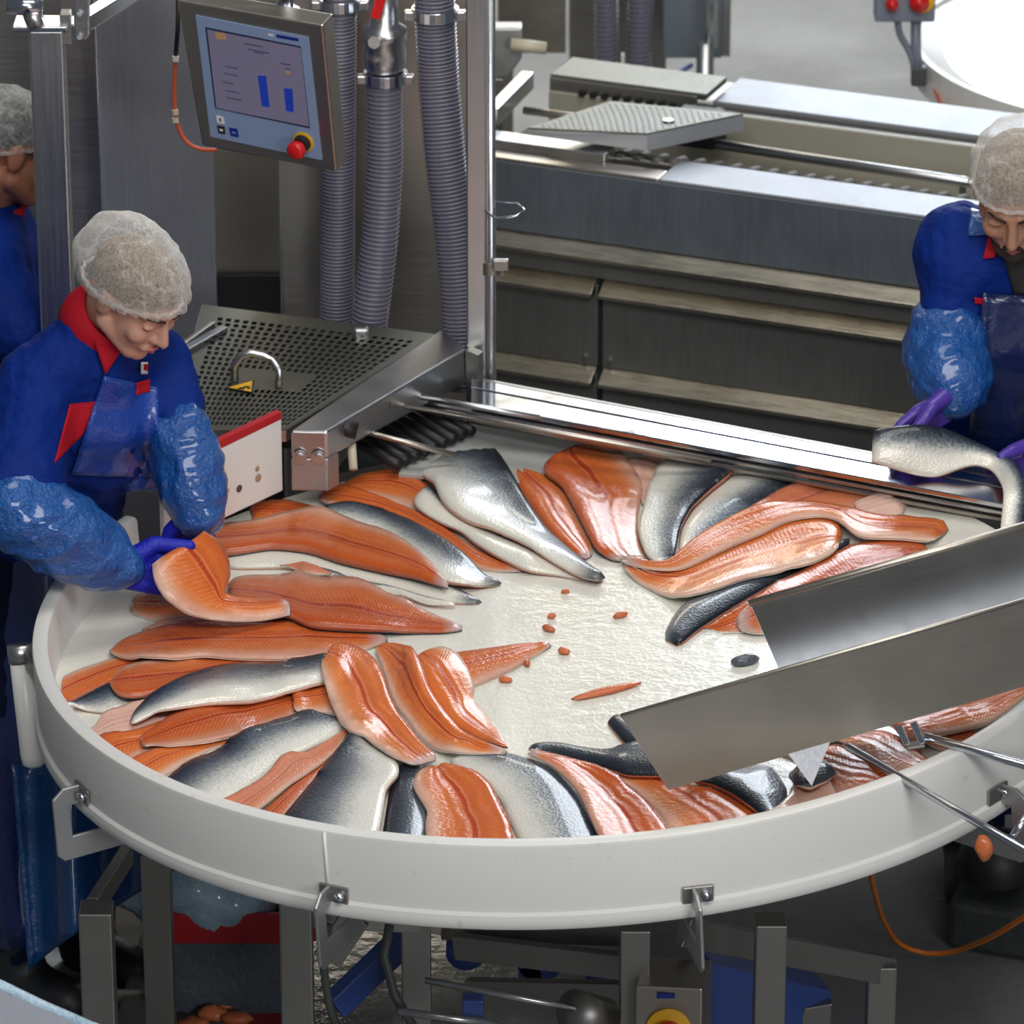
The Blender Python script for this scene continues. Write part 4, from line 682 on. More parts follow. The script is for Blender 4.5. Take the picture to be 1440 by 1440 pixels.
# back
lay('white bellied fillet beneath the big humped skin', 'S', [(600,681),(640,715),(680,740),(740,765),(800,795),(850,815)], [(578,705),(588,718),(622,737),(650,747),(663,761),(693,780),(737,802),(789,810),(838,820)], .018, vs=1.7, tail=1)
lay('orange fillet tucked beside the big humped skin', 'F', [(700,646),(718,668),(742,705),(770,745),(800,772),(822,788)], [(712,636),(735,645),(762,660),(782,670),(798,688),(808,712),(821,742),(834,768),(834,782)], .02, tail=1)
lay('largest silver skin fillet humped over others at the back', 'S', [(612,637),(643,620),(668,617),(690,625),(706,644),(720,666),(740,704),(768,744),(800,771),(827,793),(853,811)], [(588,668),(603,673),(613,683),(616,698),(632,717),(656,732),(695,745),(735,763),(775,789),(810,809),(843,819)], .026, tail=1)
lay('pale pink flap beside the broad fillet at the back', 'F', [(880,648),(897,680),(903,712)], [(927,640),(932,650),(917,680),(910,708)], .014, pale=.8)
lay('broad upright orange fillet with white glare at the back centre', 'F', [(772,648),(762,662),(790,682),(808,714),(822,742),(838,773),(866,791)], [(834,612),(870,631),(890,657),(905,682),(899,712),(896,746),(904,776),(911,789)], .024, tail=1)
lay('white skin fillet standing left of the folded orange one', 'S', [(1130,676),(1090,701),(1060,721),(1012,746),(985,766),(970,786)], [(1060,668),(1022,672),(1004,684),(976,713),(958,743),(954,775),(960,786)], .02, vs=1.2)
lay('curved silver fillet with grey back near the back rail', 'S', [(1030,645),(1034,662),(1000,688),(972,714),(957,742),(952,768),(948,787)], [(965,634),(940,644),(922,660),(913,681),(906,708),(898,735),(898,755),(909,783),(926,793)], .024)
lay('rear orange fillet with ragged pale edge by the rail', 'F', [(1050,716),(1100,687),(1150,671),(1190,658),(1212,668),(1240,690)], [(1060,746),(1150,728),(1220,724),(1258,722)], .02, pale=.15)
lay('pale rolled belly strip at the rear right', 'F', [(1200,706),(1245,689),(1270,690),(1280,700)], [(1210,735),(1240,734),(1268,724),(1278,707)], .012, pale=1.)
# right
lay('black backed fillet curving to the tray centre on the right', 'S', [(955,910),(975,891),(1000,874),(1040,849),(1090,819),(1150,791),(1195,768)], [(932,898),(945,869),(962,849),(1028,821),(1093,804),(1150,781),(1195,755)], .02, vs=.55)
lay('dark orange fillet edge under the ribbed fillet by the chute', 'F', [(988,886),(1020,866),(1050,846),(1090,824)], [(1000,891),(1050,889),(1090,872)], .012)
lay('ribbed orange fillet lying along the steel chute', 'F', [(1035,869),(1060,843),(1090,821),(1127,804),(1177,779),(1205,765),(1248,760),(1290,762),(1306,772)], [(1040,888),(1062,892),(1100,888),(1150,872),(1220,847),(1290,812),(1312,790)], .022, tail=0.5)
lay('amber fillet with opened belly flap on the right', 'F', [(880,790),(930,801),(975,790),(1040,761),(1100,736),(1160,728),(1186,742)], [(870,795),(886,813),(907,826),(938,838),(961,842),(1011,827),(1040,816),(1092,804),(1144,792),(1178,776)], .02, tail=0.5)
lay('long folded orange fillet reaching to the right edge', 'F', [(872,785),(907,790),(940,792),(959,774),(977,756),(1007,737),(1040,720),(1082,708),(1127,703),(1173,708),(1207,719),(1240,727),(1280,729),(1327,732),(1338,740)], [(876,793),(920,802),(960,802),(1000,782),(1040,762),(1077,749),(1102,733),(1148,725),(1173,727),(1190,742),(1203,756),(1269,758),(1311,764)], .02, tail=0.5)
# front and under the chute
lay('black tail tip poking out at the chute mouth', 'S', [(853,1016),(875,1043),(905,1062)], [(868,1004),(890,1016),(925,1045)], .018, vs=.35)
lay('grey and white skin fillet at the front centre rim', 'S', [(690,1059),(720,1061),(752,1071),(778,1079),(798,1099),(815,1119),(830,1149),(842,1177)], [(628,1069),(650,1086),(680,1101),(705,1126),(715,1151),(728,1177)], .022, vs=.95, x1=50)
lay('wide orange fillet below the chute mouth', 'F', [(880,1082),(950,1087),(1010,1107),(1060,1140),(1070,1160)], [(865,1090),(900,1120),(930,1150),(950,1178)], .018, x1=50)
lay('slender black backed fillet pointing left at the chute mouth', 'S', [(745,1055),(770,1058),(800,1067),(840,1076),(880,1091),(925,1092),(980,1088)], [(743,1050),(760,1044),(786,1044),(820,1051),(850,1054),(900,1043),(960,1032)], .02, vs=.30)
lay('glossy orange fillet with white glare at the front rim', 'F', [(742,1054),(790,1063),(838,1075),(875,1097),(910,1127),(940,1165),(950,1182)], [(742,1061),(772,1074),(797,1095),(815,1116),(828,1146),(845,1182)], .02, x1=50, tail=0.5)
lay('black skin fillet under the near side of the chute', 'S', [(1000,1102),(1030,1117),(1060,1138),(1075,1152)], [(1030,1077),(1085,1077),(1108,1112),(1105,1142)], .022, vs=.42, x1=45, x0=40)
lay('orange fillet at the rim right of the black skin', 'F', [(1140,1052),(1180,1047),(1230,1062),(1255,1086)], [(1140,1078),(1165,1108),(1185,1124),(1235,1110)], .016, x1=50, x0=70)
lay('pale cut belly end at the rim under the chute', 'F', [(1098,1132),(1122,1104),(1148,1098),(1162,1092)], [(1118,1142),(1158,1132),(1180,1122)], .03, pale=.85, x0=35)
lay('small black skin lump beside the pale cut belly', 'S', [(1108,1090),(1132,1068),(1160,1072),(1172,1080)], [(1116,1104),(1140,1108),(1164,1098),(1176,1088)], .02, vs=.3)
lay('reddish striped fillet under the support rods', 'F', [(1190,1032),(1240,1027),(1285,1047),(1302,1068)], [(1180,1042),(1215,1062),(1250,1090),(1275,1087)], .016, x1=50, x0=70)
lay('dark orange fillet by the chute clip', 'F', [(1290,1007),(1340,1007),(1366,1030)], [(1270,1022),(1305,1047),(1335,1058),(1357,1046)], .014, x1=45, x0=60)
lay('orange fillet at the right end of the rim', 'F', [(1310,1002),(1370,987),(1432,968)], [(1330,1032),(1380,1022),(1415,1002),(1440,980)], .016, x1=40, x0=60)
lay('orange tail piece pointing to the tray centre', 'F', [(590,930),(640,920),(690,913),(736,906),(773,904)], [(600,976),(669,964),(723,941),(757,920),(776,909)], .022, tail=1)
lay('orange fillet with rounded pale right edge in the centre front', 'F', [(584,925),(592,950),(604,982),(630,1018),(670,1041),(715,1053)], [(598,915),(620,909),(641,916),(657,938),(668,966),(666,985),(680,1001),(699,1023),(712,1049)], .022)
lay('orange fillet at the front rim over the dark grey skin', 'F', [(622,1074),(650,1079),(675,1089),(692,1106),(703,1131),(717,1156),(722,1180)], [(605,1077),(586,1086),(579,1104),(590,1123),(602,1141),(598,1161),(600,1180)], .022, x1=50)
lay('upright orange fillet with notched belly edge in the middle', 'F', [(535,907),(562,904),(582,915),(593,936),(602,966),(618,993),(645,1026),(680,1046),(714,1055)], [(526,914),(537,935),(545,968),(557,997),(568,1005),(585,1031),(608,1052),(631,1058),(662,1060),(708,1058)], .026, tail=1)
lay('upright orange fillet with pale left belly next to silver skins', 'F', [(464,912),(486,905),(512,915),(530,931),(540,951),(547,979),(562,1007),(596,1048),(618,1068)], [(451,932),(452,946),(464,985),(475,1010),(489,1028),(514,1035),(548,1062),(580,1078)], .026, tail=1)
# held in the hands
held('bent orange fillet held up by the woman in blue gloves', 'F', [(286,746,.22),(304,760,.24),(318,788,.22),(321,812,.20),(312,836,.16),(335,843,.17),(367,846,.18),(402,845,.19)], [(214,794,.14),(215,815,.11),(230,841,.085),(262,865,.08),(300,873,.09),(335,875,.10),(367,874,.11),(410,866,.14)], .016, flip=True, bulge=.008, tail=1)
held('white bellied fillet held over the rail by the man', 'S', [(1228,606,.60),(1262,600,.60),(1300,597,.61),(1335,606,.62),(1370,622,.62),(1405,638,.61),(1434,652,.55),(1446,690,.43),(1440,752,.36)], [(1225,650,.555),(1258,661,.55),(1290,670,.55),(1318,673,.55),(1345,662,.56),(1372,654,.57),(1396,662,.57),(1412,688,.43),(1406,752,.36)], .014, flip=True, vs=1.3)
def scrap(label, px, w, l, ang, m='flesh', hh=.006):
    x, y = px; c = Pt(x, y, -.098); a = math.radians(ang); d = np.array([math.cos(a), math.sin(a), 0]); e = np.array([-d[1], d[0], 0]); mb = MB()
    mb.ball((0, 0, 0), (1, 1, 1), n=12, m=8); V = np.array(mb.v); V += .18*np.array([[mnoise.noise(Vector(p*1.7)+Vector((x, y, k*9))) for k in range(3)] for p in V])
    V[:, 2] = np.maximum(V[:, 2], -.3); P = c+V[:, :1]*d*l/2+V[:, 1:2]*e*w/2+np.array([0, 0, 1.])*(V[:, 2:]*hh+.3*hh); mb.v = [tuple(p) for p in TL(P)]
    o = one('flesh_scrap', mb, M[m], label, 'fish scrap', 'scraps of flesh on the tray', smooth=True); o.color = (.6, .1, 0, 1)
    u = np.stack([V[:, 0]*.1, .6+V[:, 1]*.08], 1); put_uv(o, u, .5)
for a in [('oval orange scrap left of the tray centre', (772,885), .018, .03, 130), ('small orange crumb above the oval scrap', (776,868), .012, .016, 20), ('orange crumb right of the pointed tail piece', (793,917), .018, .026, 120), ('orange crumb touching the pointed tail piece', (741,934), .012, .022, 100),
          ('flat orange crumb below the pointed tail piece', (711,957), .016, .026, -20), ('long thin orange strip lying alone on the tray', (853,973), .022, .13, 24), ('tan scrap with dark edge right of the tray centre', (873,866), .016, .03, 35), ('tiny tan crumb by the big skin tail', (795,834), .006, .016, 0)]: scrap(*a)
scrap('dark skin scrap at the edge of the chute', (1048,932), .025, .05, 20, 'skin', .012)
# ---------------------------------------------------------------- people
from mathutils.bvhtree import BVHTree
def frame(f, up=(0, 0, 1)): f = nrm(f); u = np.asarray(up, float); u = nrm(u-f*(u@f)); return np.cross(f, u), f, u      # right, forward, up
def head_prims(mb, c, F, s=1.):
    r, f, u = F; A = np.array([r, f, u]); P = lambda x, y, z: c+s*(r*x+f*y+u*z)
    mb.ball(P(0, -.012, .028), np.array((.074, .094, .080))*s, A, 24, 14); mb.ball(P(0, .032, -.035), np.array((.060, .062, .078))*s, A, 20, 12)
    mb.cap(P(0, .066, -.098), P(0, .060, -.09), .024*s, .026*s)
    for k in (-1, 1):
        mb.cap(P(k*.055, .0, -.055), P(k*.02, .062, -.094), .022*s, .020*s); mb.ball(P(k*.038, .066, -.03), .024*s); mb.cap(P(k*.012, .086, .022), P(k*.046, .068, .022), .011*s, .009*s)
        mb.ball(P(k*.077, -.008, -.005), np.array((.010, .020, .032))*s, A); mb.ball(P(k*.011, .098, -.036), .0095*s)
        mb.ball(P(k*.032, .078, .002), np.array((.018, .009, .009))*s, A)
    mb.cap(P(0, .088, .012), P(0, .111, -.034), .0085*s, .012*s); mb.cap(P(-.016, .086, -.064), P(.016, .086, -.064), .012*s)
def hand_prims(mb, w, d, n, t, k=1., curl_=None, th_=None, rs=1., **_k):
    return hand_(mb, w, d, n, t, k, curl_ or (25, 45, 35), th_ or (1., .5, .35), rs=rs)
def hand_(mb, w, d, n, t, k=1., curl=(25, 45, 35), thumb=(1., .5, .35), spread=0., rs=1.):
    class Q:
        def cap(s, a, b, r0, r1): mb.cap(a, b, r0*rs, r1*rs)
    mb0 = mb; mc_ = Q()
    d = nrm(d); n = nrm(np.asarray(n, float)-d*(np.asarray(n, float)@d)); s_ = np.cross(d, n); t = s_ if s_@np.asarray(t) > 0 else -s_
    P = lambda a, b, c: w+k*(d*a+t*b+n*c)
    for b in (-.028, -.009, .010, .028): mc_.cap(P(.0, b*.6, 0), P(.082-abs(b)*.15, b, 0), .015*k, .0125*k)
    L = (.058, .078, .084, .076)
    for q, b in enumerate((-.030, -.010, .010, .030)):
        p = P(.084-abs(b-.006)*.18, b, 0); a = 0; r = .0100*k if q else .0088*k
        for sgm in range(3):
            a += math.radians(curl[sgm]*(1+.12*(1-q))); ln = L[q]*(.45, .31, .24)[sgm]*k; e = p+ln*(d*math.cos(a)+n*math.sin(a)+t*spread*b); mc_.cap(p, e, r*(1-.07*sgm), r*(.95-.09*sgm)); p = e
    p = P(.018, .028, .004); q1 = p+k*.036*nrm(d*.6+t*thumb[0]+n*.25); q2 = q1+k*.034*nrm(d*.9+t*thumb[1]+n*.45); q3 = q2+k*.028*nrm(d+t*thumb[2]+n*.5)
    mc_.cap(p, q1, .017*k, .0135*k); mc_.cap(q1, q2, .0130*k, .0118*k); mc_.cap(q2, q3, .0118*k, .0095*k)
def cut(mb, keep):
    V = np.array(mb.v); ok = np.array([keep(p) for p in V]); ids = -np.ones(len(V), int); F = [f for f in mb.f if all(ok[i] for i in f)]
    use = sorted({i for f in F for i in f}); ids[use] = range(len(use)); o = MB(); o.v = [mb.v[i] for i in use]; o.f = [tuple(ids[i] for i in f) for f in F]; return o
def patch(name, px, surf, m, par, n=10, off=.003, th=.0015, **k):       # cloth piece laid on a garment
    bv = BVHTree.FromPolygons([Vector(v) for v in surf.v], surf.f); a, b, c, d = (np.array(p, float) for p in px); G = []
    last = None
    for i in range(n+1):
        for j in range(n+1):
            u, v = i/n, j/n; q = (a*(1-u)+b*u)*(1-v)+(d*(1-u)+c*u)*v; dr = nrm(ray(*q)); h = bv.ray_cast(Vector(CAM), Vector(dr))
            p = np.array(h[0]) if h[0] else (CAM+dr*last if last else None)
            if p is None: p = np.array(bv.find_nearest(Vector(CAM+dr*8.2))[0])
            last = np.linalg.norm(p-CAM); G.append(p-dr*off)
    G = np.array(G).reshape(n+1, n+1, 3)
    for _ in range(2): G[1:-1, 1:-1] = (G[:-2, 1:-1]+G[2:, 1:-1]+G[1:-1, :-2]+G[1:-1, 2:]+G[1:-1, 1:-1])/5
    dv = nrm(np.asarray(CAM)-G.reshape(-1, 3).mean(0)); mb = solid_grid(G, G+dv*th); return obj(name, mb, m, par, smooth=True, **k)
def solid_grid(G0, G1): return solid(G0, G1, np.zeros(G0.shape[:2]+(2,)))
def fold(sc, amp, seed=0): return lambda p: amp*(mnoise.noise(p*sc+Vector((seed, 0, 0)))+.5*abs(mnoise.noise(p*sc*2.3+Vector((0, seed, 0))))-.2)
def crinkle(sc, amp, seed=0): return lambda p: amp*(1-2.2*abs(mnoise.noise(Vector((p.x*sc, p.y*sc, p.z*sc*1.6+seed))))+.5*mnoise.noise(p*sc*2.6))
def net(name_hair, c, F, par, s, puff, mh, mn, tilt=.35, low=.0):
    r, f, u = F; A = np.array([r, f, u]); P = lambda x, y, z: c+s*(r*x+f*y+u*z); pl = nrm(u+f*tilt*-1)
    def plane(p, d): p = np.asarray(p)-P(0, .0, .0); return p@nrm(u*.94+f*d) 
    mb = MB(); mb.ball(P(0, -.012, .030), np.array((.080, .100, .083))*s, A, 40, 26)
    hb = cut(mb, lambda p: plane(p, -.30) > (.004+low)*s); obj(name_hair, hb, mh, par, smooth=True)
    mb = MB(); mb.ball(P(0, -.018, .031), np.array((.089, .112, .087))*s, A, 64, 44); mb.v = [tuple(np.array(p)) for p in mb.v]; V = []
    for p in mb.v:
        q = np.array(p)-c; x, y, z = q@r, q@f, q@u; ang = math.atan2(x, y); w = nrm(q)
        k = puff*(.6*max(0, -y/.1)+.35)+.0045*mnoise.noise(Vector(q*40))+.0035*math.sin(ang*17+3*mnoise.noise(Vector(q*14)))*max(0, 1-abs(z-.02)/.09); V.append(tuple(np.array(p)+w*k*s))
    q0 = P(.012, .10, .004); a1, a2 = r, nrm(np.cross(r, f+u*.3)); V2 = []
    for p in V:
        q = np.array(p)-q0; dd = np.linalg.norm(q); ang = math.atan2(q@a1, q@a2); V2.append(tuple(np.array(p)+nrm(np.array(p)-c)*s*(.0045*abs(math.sin(ang*6.5+2.5*mnoise.noise(Vector(q*12))))-.002)*math.exp(-dd/.09)))
    mb.v = V2; nb = cut(mb, lambda p: plane(p, -.30) > (-.006+low)*s)
    o = obj('hair_net', nb, mn, par, smooth=True, label='thin white gauze hair net')
    bd = []
    for k in range(48):
        a = 2*math.pi*k/48; q = P(math.sin(a)*.084, math.cos(a)*.108-.014, 0); h = plane(q, -.30); q = q-u*(h-low*s)/(.94/np.linalg.norm(u*.94+f*-.3)); bd.append(q+nrm(q-c)*.003*math.sin(a*20))
    obj('elastic_band', MB().tube(bd, .004*s, 8, closed=True), mn, o, smooth=True); return o
def person(label, loc): return thing('person', label, 'person', loc)
def face_parts(c, F, s, par, mface, beard=False, glasses=False):
    r, f, u = F; A = np.array([r, f, u]); P = lambda x, y, z: c+s*(r*x+f*y+u*z)
    for k in (-1, 1):
        e = obj('eye', MB().ball(P(k*.032, .0805, -.003), np.array((.0145, .0085, .0050))*s, A), M['eye'], par, smooth=True)
        obj('eyelid', MB().ball(P(k*.032, .0815, .0015), np.array((.0165, .0095, .0065))*s, A), mface, par, smooth=True)
        obj('eyebrow', MB().tube([P(k*.012, .097, .020), P(k*.030, .094, .0265), P(k*.047, .076, .023)], [.0028*s, .0032*s, .002*s], 8), M['brow'], par, smooth=True)
    obj('lips', MB().tube([P(-.020, .092, -.066), P(-.007, .0985, -.062), P(.007, .0985, -.062), P(.020, .092, -.066)], [.002*s, .0048*s, .0048*s, .002*s], 10).tube([P(-.018, .092, -.068), P(0, .098, -.072), P(.018, .092, -.068)], [.002*s, .005*s, .002*s], 10), M['lip'], par, smooth=True)
    if beard:
        mb = MB(); mb.cap(P(0, .079, -.098), P(0, .074, -.108), .021*s, .019*s)
        for k in (-1, 1): mb.cap(P(k*.022, .072, -.092), P(k*.05, .025, -.07), .017*s, .012*s); mb.cap(P(k*.024, .088, -.070), P(k*.006, .1005, -.053), .006*s, .006*s)
        obj('beard', blob(mb, .004, 3, lambda p: .001*mnoise.noise(p*300)), M['brow'], par, smooth=True)
def limb_body(mb, N_, ch, hipc, F, sR, sL, eR, eL, wR, wL, width=.9):
    r = F[0]; mb.chain([hipc, hipc*.5+ch*.5, ch], [.105, .10, .11]); mb.cap(sR, sL, .05); mb.cap(ch, N_, .07, .05)
    for a, b, c in ((sR, eR, wR), (sL, eL, wL)): mb.chain([a, b, c], [.048, .038, .026])
def legs(mb, hipc, r, r0=.082, r1=.05, r2=.04):
    for k in (-1, 1): h = hipc+r*.085*k; mb.chain([h, np.array((h[0]+.0, h[1]-.01, .50)), np.array((h[0], h[1], .10))], [r0, r1, r2])
def torso(mb, hipc, ch, neck, r, fwd, sR, sL, g=0.):
    up = nrm(ch-hipc); f = nrm(np.cross(up, r)); f = f if f@fwd > 0 else -f; A = np.array([r, f, up])
    for t, w, d in ((-.15, .165, .125), (.1, .165, .125), (.35, .155, .118), (.6, .165, .118), (.85, .178, .118), (1.02, .165, .105)): mb.ball(hipc+(ch-hipc)*t, (w+g, d+g, .11), A, 22, 12)
    mb.cap(sR, sL, .068+g); mb.cap(ch, neck, .10+g, .064+g)
    for q in (sR, sL): mb.cap(q*.75+neck*.25, neck*.9+q*.1, .066+g, .060+g)
M['apron_mid'] = film('navy_apron_film', (.003, .014, .09), .35, .35, 9, (.004, .022, .15))
M['apron_teal'] = film('teal_apron_film', (.004, .035, .16), .35, .35, 9, (.008, .08, .22))
# ---- woman at the left of the table
pw = person('woman in white hair net and blue jacket bending over the table with a bent fillet', (-.95, .55, 0))
hw = Py(190, 412, .25); Fw = frame((.60, -.50, -.52)); neck = Py(138, 452, .33); sR, sL = Py(48, 548, .29), Py(216, 520, .47); eR, wR = Py(26, 716, .12), Py(176, 802, .16); eL, wL = Py(254, 612, .36), Py(282, 728, .28)
ch = (sR+sL)/2+np.array((-.01, .01, -.07)); hip = np.array((-.955, .565, .96)); rw = nrm(sR-sL); fw_ = np.array((.75, -.6, 0))
body = MB(); head_prims(body, hw, Fw, .86); body.cap(neck+np.array((-.01, .02, -.03)), hw-Fw[2]*.05-Fw[1]*.03, .048, .046); limb_body(body, neck, ch, hip, Fw, sR, sL, eR, eL, wR, wL); legs(body, hip, rw)
HR = dict(w=wR, d=(.85, .34, -.22), n=(.2, -.75, .3), t=(0, -.3, .9), k=1.0, curl=(4, 8, 8), thumb=(.5, .0, .05)); HL = dict(w=wL, d=(-.22, .34, -.85), n=(-.2, -.75, -.1), t=(-.9, -.2, -.1), k=.95, curl=(2, 6, 6), thumb=(.35, .0, .1))
for h in (HR, HL): hand_prims(body, h['w'], h['d'], h['n'], h['t'], h['k'], h['curl'], h['thumb'], rs=.72)
obj('body', blob(body, .0048, 4), M['face'], pw, smooth=True, kind=None)
face_parts(hw, Fw, .86, pw, M['face'])
net('hair', hw, Fw, pw, .86, .034, M['hair'], M['net'], low=.010)
jk = MB(); torso(jk, hip, ch, neck, rw, fw_, sR, sL)
jk.chain([sR, eR], [.078, .066]); jk.chain([sL, eL], [.070, .054]); jk.cap(eR, eR*.7+wR*.3, .06); jk.cap(eL, eL*.7+wL*.3, .055)
jk = blob(jk, .010, 4, fold(10, .016, 2)); obj('jacket', jk, M['jacket'], pw, smooth=True)
for nm, a, b, c, r in (('right', sR, eR, wR, (.056, .073, .076, .064, .046)), ('left', sL, eL, wL, (.046, .056, .062, .058, .046))):
    sl = MB(); p0 = a*.42+b*.58; sl.chain([p0, b, b*.6+c*.4, b*.30+c*.70, b*.08+c*.92], r); obj('oversleeve', blob(sl, .0062, 2, crinkle(14, .006, len(nm))), M['sleeve'], pw, smooth=True)
for h in (HR, HL):
    g = MB(); hand_prims(g, h['w'], h['d'], h['n'], h['t'], h['k'], h['curl'], h['thumb'], rs=1.08); g.cap(h['w']-nrm(h['d'])*.008, h['w'], .030, .031); obj('glove', blob(g, .0034, 3), M['glove'], pw, smooth=True)
# collar: two red flaps around the neck
def flap(pts, par, m='collar', th=.006, name='collar', sub=None): return obj(name, MB().prism([Py(*p) for p in pts], (.002, -th, .001)), M[m], par, bevel=.002)
cb = MB(); cc_ = neck+np.array((.0, -.0, .0)); ax_ = nrm(hw-neck)
obj('collar', MB().lathe([(.066, -.045), (.069, -.02), (.064, .044), (.058, .044), (.061, -.01), (.058, -.045)], cc_+ax_*.02, 32, ax=ax_, close=True), M['collar'], pw, smooth=True)
patch('collar_flap', [(118,436),(150,478),(172,492),(148,527)], jk, M['collar'], pw, 6, .012, .003)
patch('collar_flap', [(205,470),(232,468),(232,480),(212,486)], jk, M['collar'], pw, 5, .010, .003)
patch('chest_panel', [(98,568),(140,564),(116,612),(76,652)], jk, M['collar'], pw, 8, .003, label='red panel on the chest')
patch('apron_bib', [(146,528),(222,545),(226,672),(100,668)], jk, M['apron'], pw, 16, .009)
patch('pocket_tab', [(192,538),(211,533),(211,550),(191,556)], jk, M['collar'], pw, 4, .013)
lg = patch('badge', [(198,509),(208,509),(208,526),(198,526)], jk, M['white_ink'], pw, 4, .013); patch('badge_mark', [(203,512),(209,512),(208,522),(202,520)], jk, M['collar'], lg, 3, .015)
def skirt(c, az, half, r0, r1, z0, z1, amp, slant=0., n=40, k=18):
    G = np.zeros((n+1, k+1, 3))
    for i in range(n+1):
        a = az+half*(2*i/n-1)
        for j in range(k+1):
            t = j/k; r = r0*(1-t)+r1*t+amp*t*math.sin(i*.9+2*math.sin(j*.2)); z = z0*(1-t)+(z1+slant*(2*i/n-1))*t; G[i, j] = (c[0]+r*math.cos(a), c[1]+r*math.sin(a), z)
    return solid_grid(G, G-np.array((.002, -.002, 0)))
obj('apron_skirt', skirt((-.965, .585), math.radians(-45), math.radians(105), .165, .18, 1.02, .22, .014, .10), M['apron_mid'], pw, smooth=True)
gx = np.linspace(0, 1, 25); TP = [Py(16+230*t, 1075, .36+.03*math.sin(t*14)) for t in gx]; BT = [Py(40+208*t, 1368-40*t-105*t**.8, .26+.04*math.sin(t*14+.5)) for t in gx]
GG = np.array([[a*(1-s_)+b*s_ for s_ in np.linspace(0, 1, 14)] for a, b in zip(TP, BT)]); obj('apron_hem', solid_grid(GG, GG+np.array((0, .002, 0))), M['apron_teal'], pw, smooth=True)
obj('apron_bow', blob(MB().ball(Py(190,668,.42), (.035, .02, .03)).ball(Py(215,675,.44), (.03, .02, .02)), .005, 2, crinkle(30, .004)), M['apron'], pw, smooth=True)
tr = MB(); legs(tr, hip, rw, .10, .075, .062); obj('trousers', blob(tr, .012, 4, fold(8, .008)), M['trousers'], pw, smooth=True)
for k in (-1, 1): h = hip+rw*.085*k; obj('boot', blob(MB().cap((h[0], h[1], .30), (h[0], h[1], .08), .065, .058).cap((h[0], h[1], .05), (h[0]+.11, h[1]-.09, .045), .052, .044), .01, 3), M['rubber_boot'], pw, smooth=True)
# ---- man at the right behind the rail
pm = person('bearded man in hair net holding a white bellied fillet over the rail', (.9, 1.0, 0))
hm = Py(1430, 268, .78); Fm = frame((-.14, -.80, -.50)); nk = Py(1436, 352, .88); mR, mL = Py(1352, 352, .90), Py(1540, 360, .90); fR, vR = Py(1330, 500, .82), Py(1346, 560, .71); fL, vL = Py(1530, 560, .80), Py(1478, 640, .66)
chm = (mR+mL)/2+np.array((0, .02, -.12)); hipm = np.array((.90, 1.0, .94)); rm_ = nrm(mR-mL)
body = MB(); head_prims(body, hm, Fm, .93); body.cap(nk, hm-Fm[2]*.06-Fm[1]*.03, .058, .055); limb_body(body, nk, chm, hipm, Fm, mR, mL, fR, fL, vR, vL); legs(body, hipm, rm_)
GR = dict(w=vR, d=(-.70, -.18, -.42), n=(.1, -.8, -.4), t=(.4, -.5, .5), k=1.0, curl=(12, 22, 20), thumb=(.2, -.1, .1)); GL = dict(w=vL, d=(-.8, -.15, -.25), n=(-.2, -.8, -.3), t=(.2, -.2, .9), k=1.02, curl=(30, 45, 30), thumb=(.6, .4, .2))
for h in (GR, GL): hand_prims(body, h['w'], h['d'], h['n'], h['t'], h['k'], h['curl'], h['thumb'], rs=.72)
obj('body', blob(body, .0048, 4), M['face2'], pm, smooth=True); face_parts(hm, Fm, .93, pm, M['face2'], beard=True)
net('hair', hm, Fm, pm, .93, .012, M['hair'], M['net'], low=.018)
jm = MB(); torso(jm, hipm, chm, nk, rm_, np.array((0, -1, 0)), mR, mL, .02); jm.chain([mR, fR], [.092, .062]); jm.chain([mL, fL], [.092, .062]); jm.cap(fR, fR*.8+vR*.2, .052); jm.cap(fL, fL*.8+vL*.2, .052)
jm = blob(jm, .010, 4, fold(9, .017, 5)); obj('jacket', jm, M['jacket'], pm, smooth=True)
for a, b, c in ((mR, fR, vR), (mL, fL, vL)):
    sl = MB(); sl.chain([a*.25+b*.75, b, b*.5+c*.5, b*.15+c*.85], (.074, .080, .076, .050)); obj('oversleeve', blob(sl, .0065, 2, crinkle(13, .005, 3)), M['sleeve'], pm, smooth=True)
for h in (GR, GL):
    g = MB(); hand_prims(g, h['w'], h['d'], h['n'], h['t'], h['k'], h['curl'], h['thumb'], rs=1.08); g.cap(h['w']-nrm(h['d'])*.008, h['w'], .030, .031); obj('glove', blob(g, .0036, 3), M['glove_purple'], pm, smooth=True, label='purple glove')
patch('shirt_front', [(1404,330),(1470,330),(1450,420),(1426,418)], jm, M['black'], pm, 8, .004)
patch('collar_flap', [(1394,316),(1412,330),(1398,362),(1382,364)], jm, M['collar'], pm, 6, .008, .003)
patch('apron_bib', [(1382,412),(1500,420),(1520,640),(1360,640)], jm, M['apron_dark'], pm, 14, .008); patch('apron_strap', [(1366,292),(1392,300),(1396,330),(1360,332)], jm, M['sleeve'], pm, 6, .008)
patch('pocket_tab', [(1370,418),(1384,420),(1382,428),(1371,427)], jm, M['collar'], pm, 3, .011)
obj('apron_skirt', skirt((.90, 1.0), math.radians(-95), math.radians(90), .20, .22, .98, .25, .012), M['apron_dark'], pm, smooth=True)
tr = MB(); legs(tr, hipm, rm_, .10, .08, .065); obj('trousers', blob(tr, .012, 4, fold(8, .008)), M['trousers'], pm, smooth=True)
for k in (-1, 1): h = hipm+rm_*.085*k; obj('boot', blob(MB().cap((h[0], h[1], .30), (h[0], h[1], .08), .068, .06).cap((h[0], h[1], .05), (h[0]-.02, h[1]-.14, .045), .054, .046), .01, 3), M['rubber_boot'], pm, smooth=True)
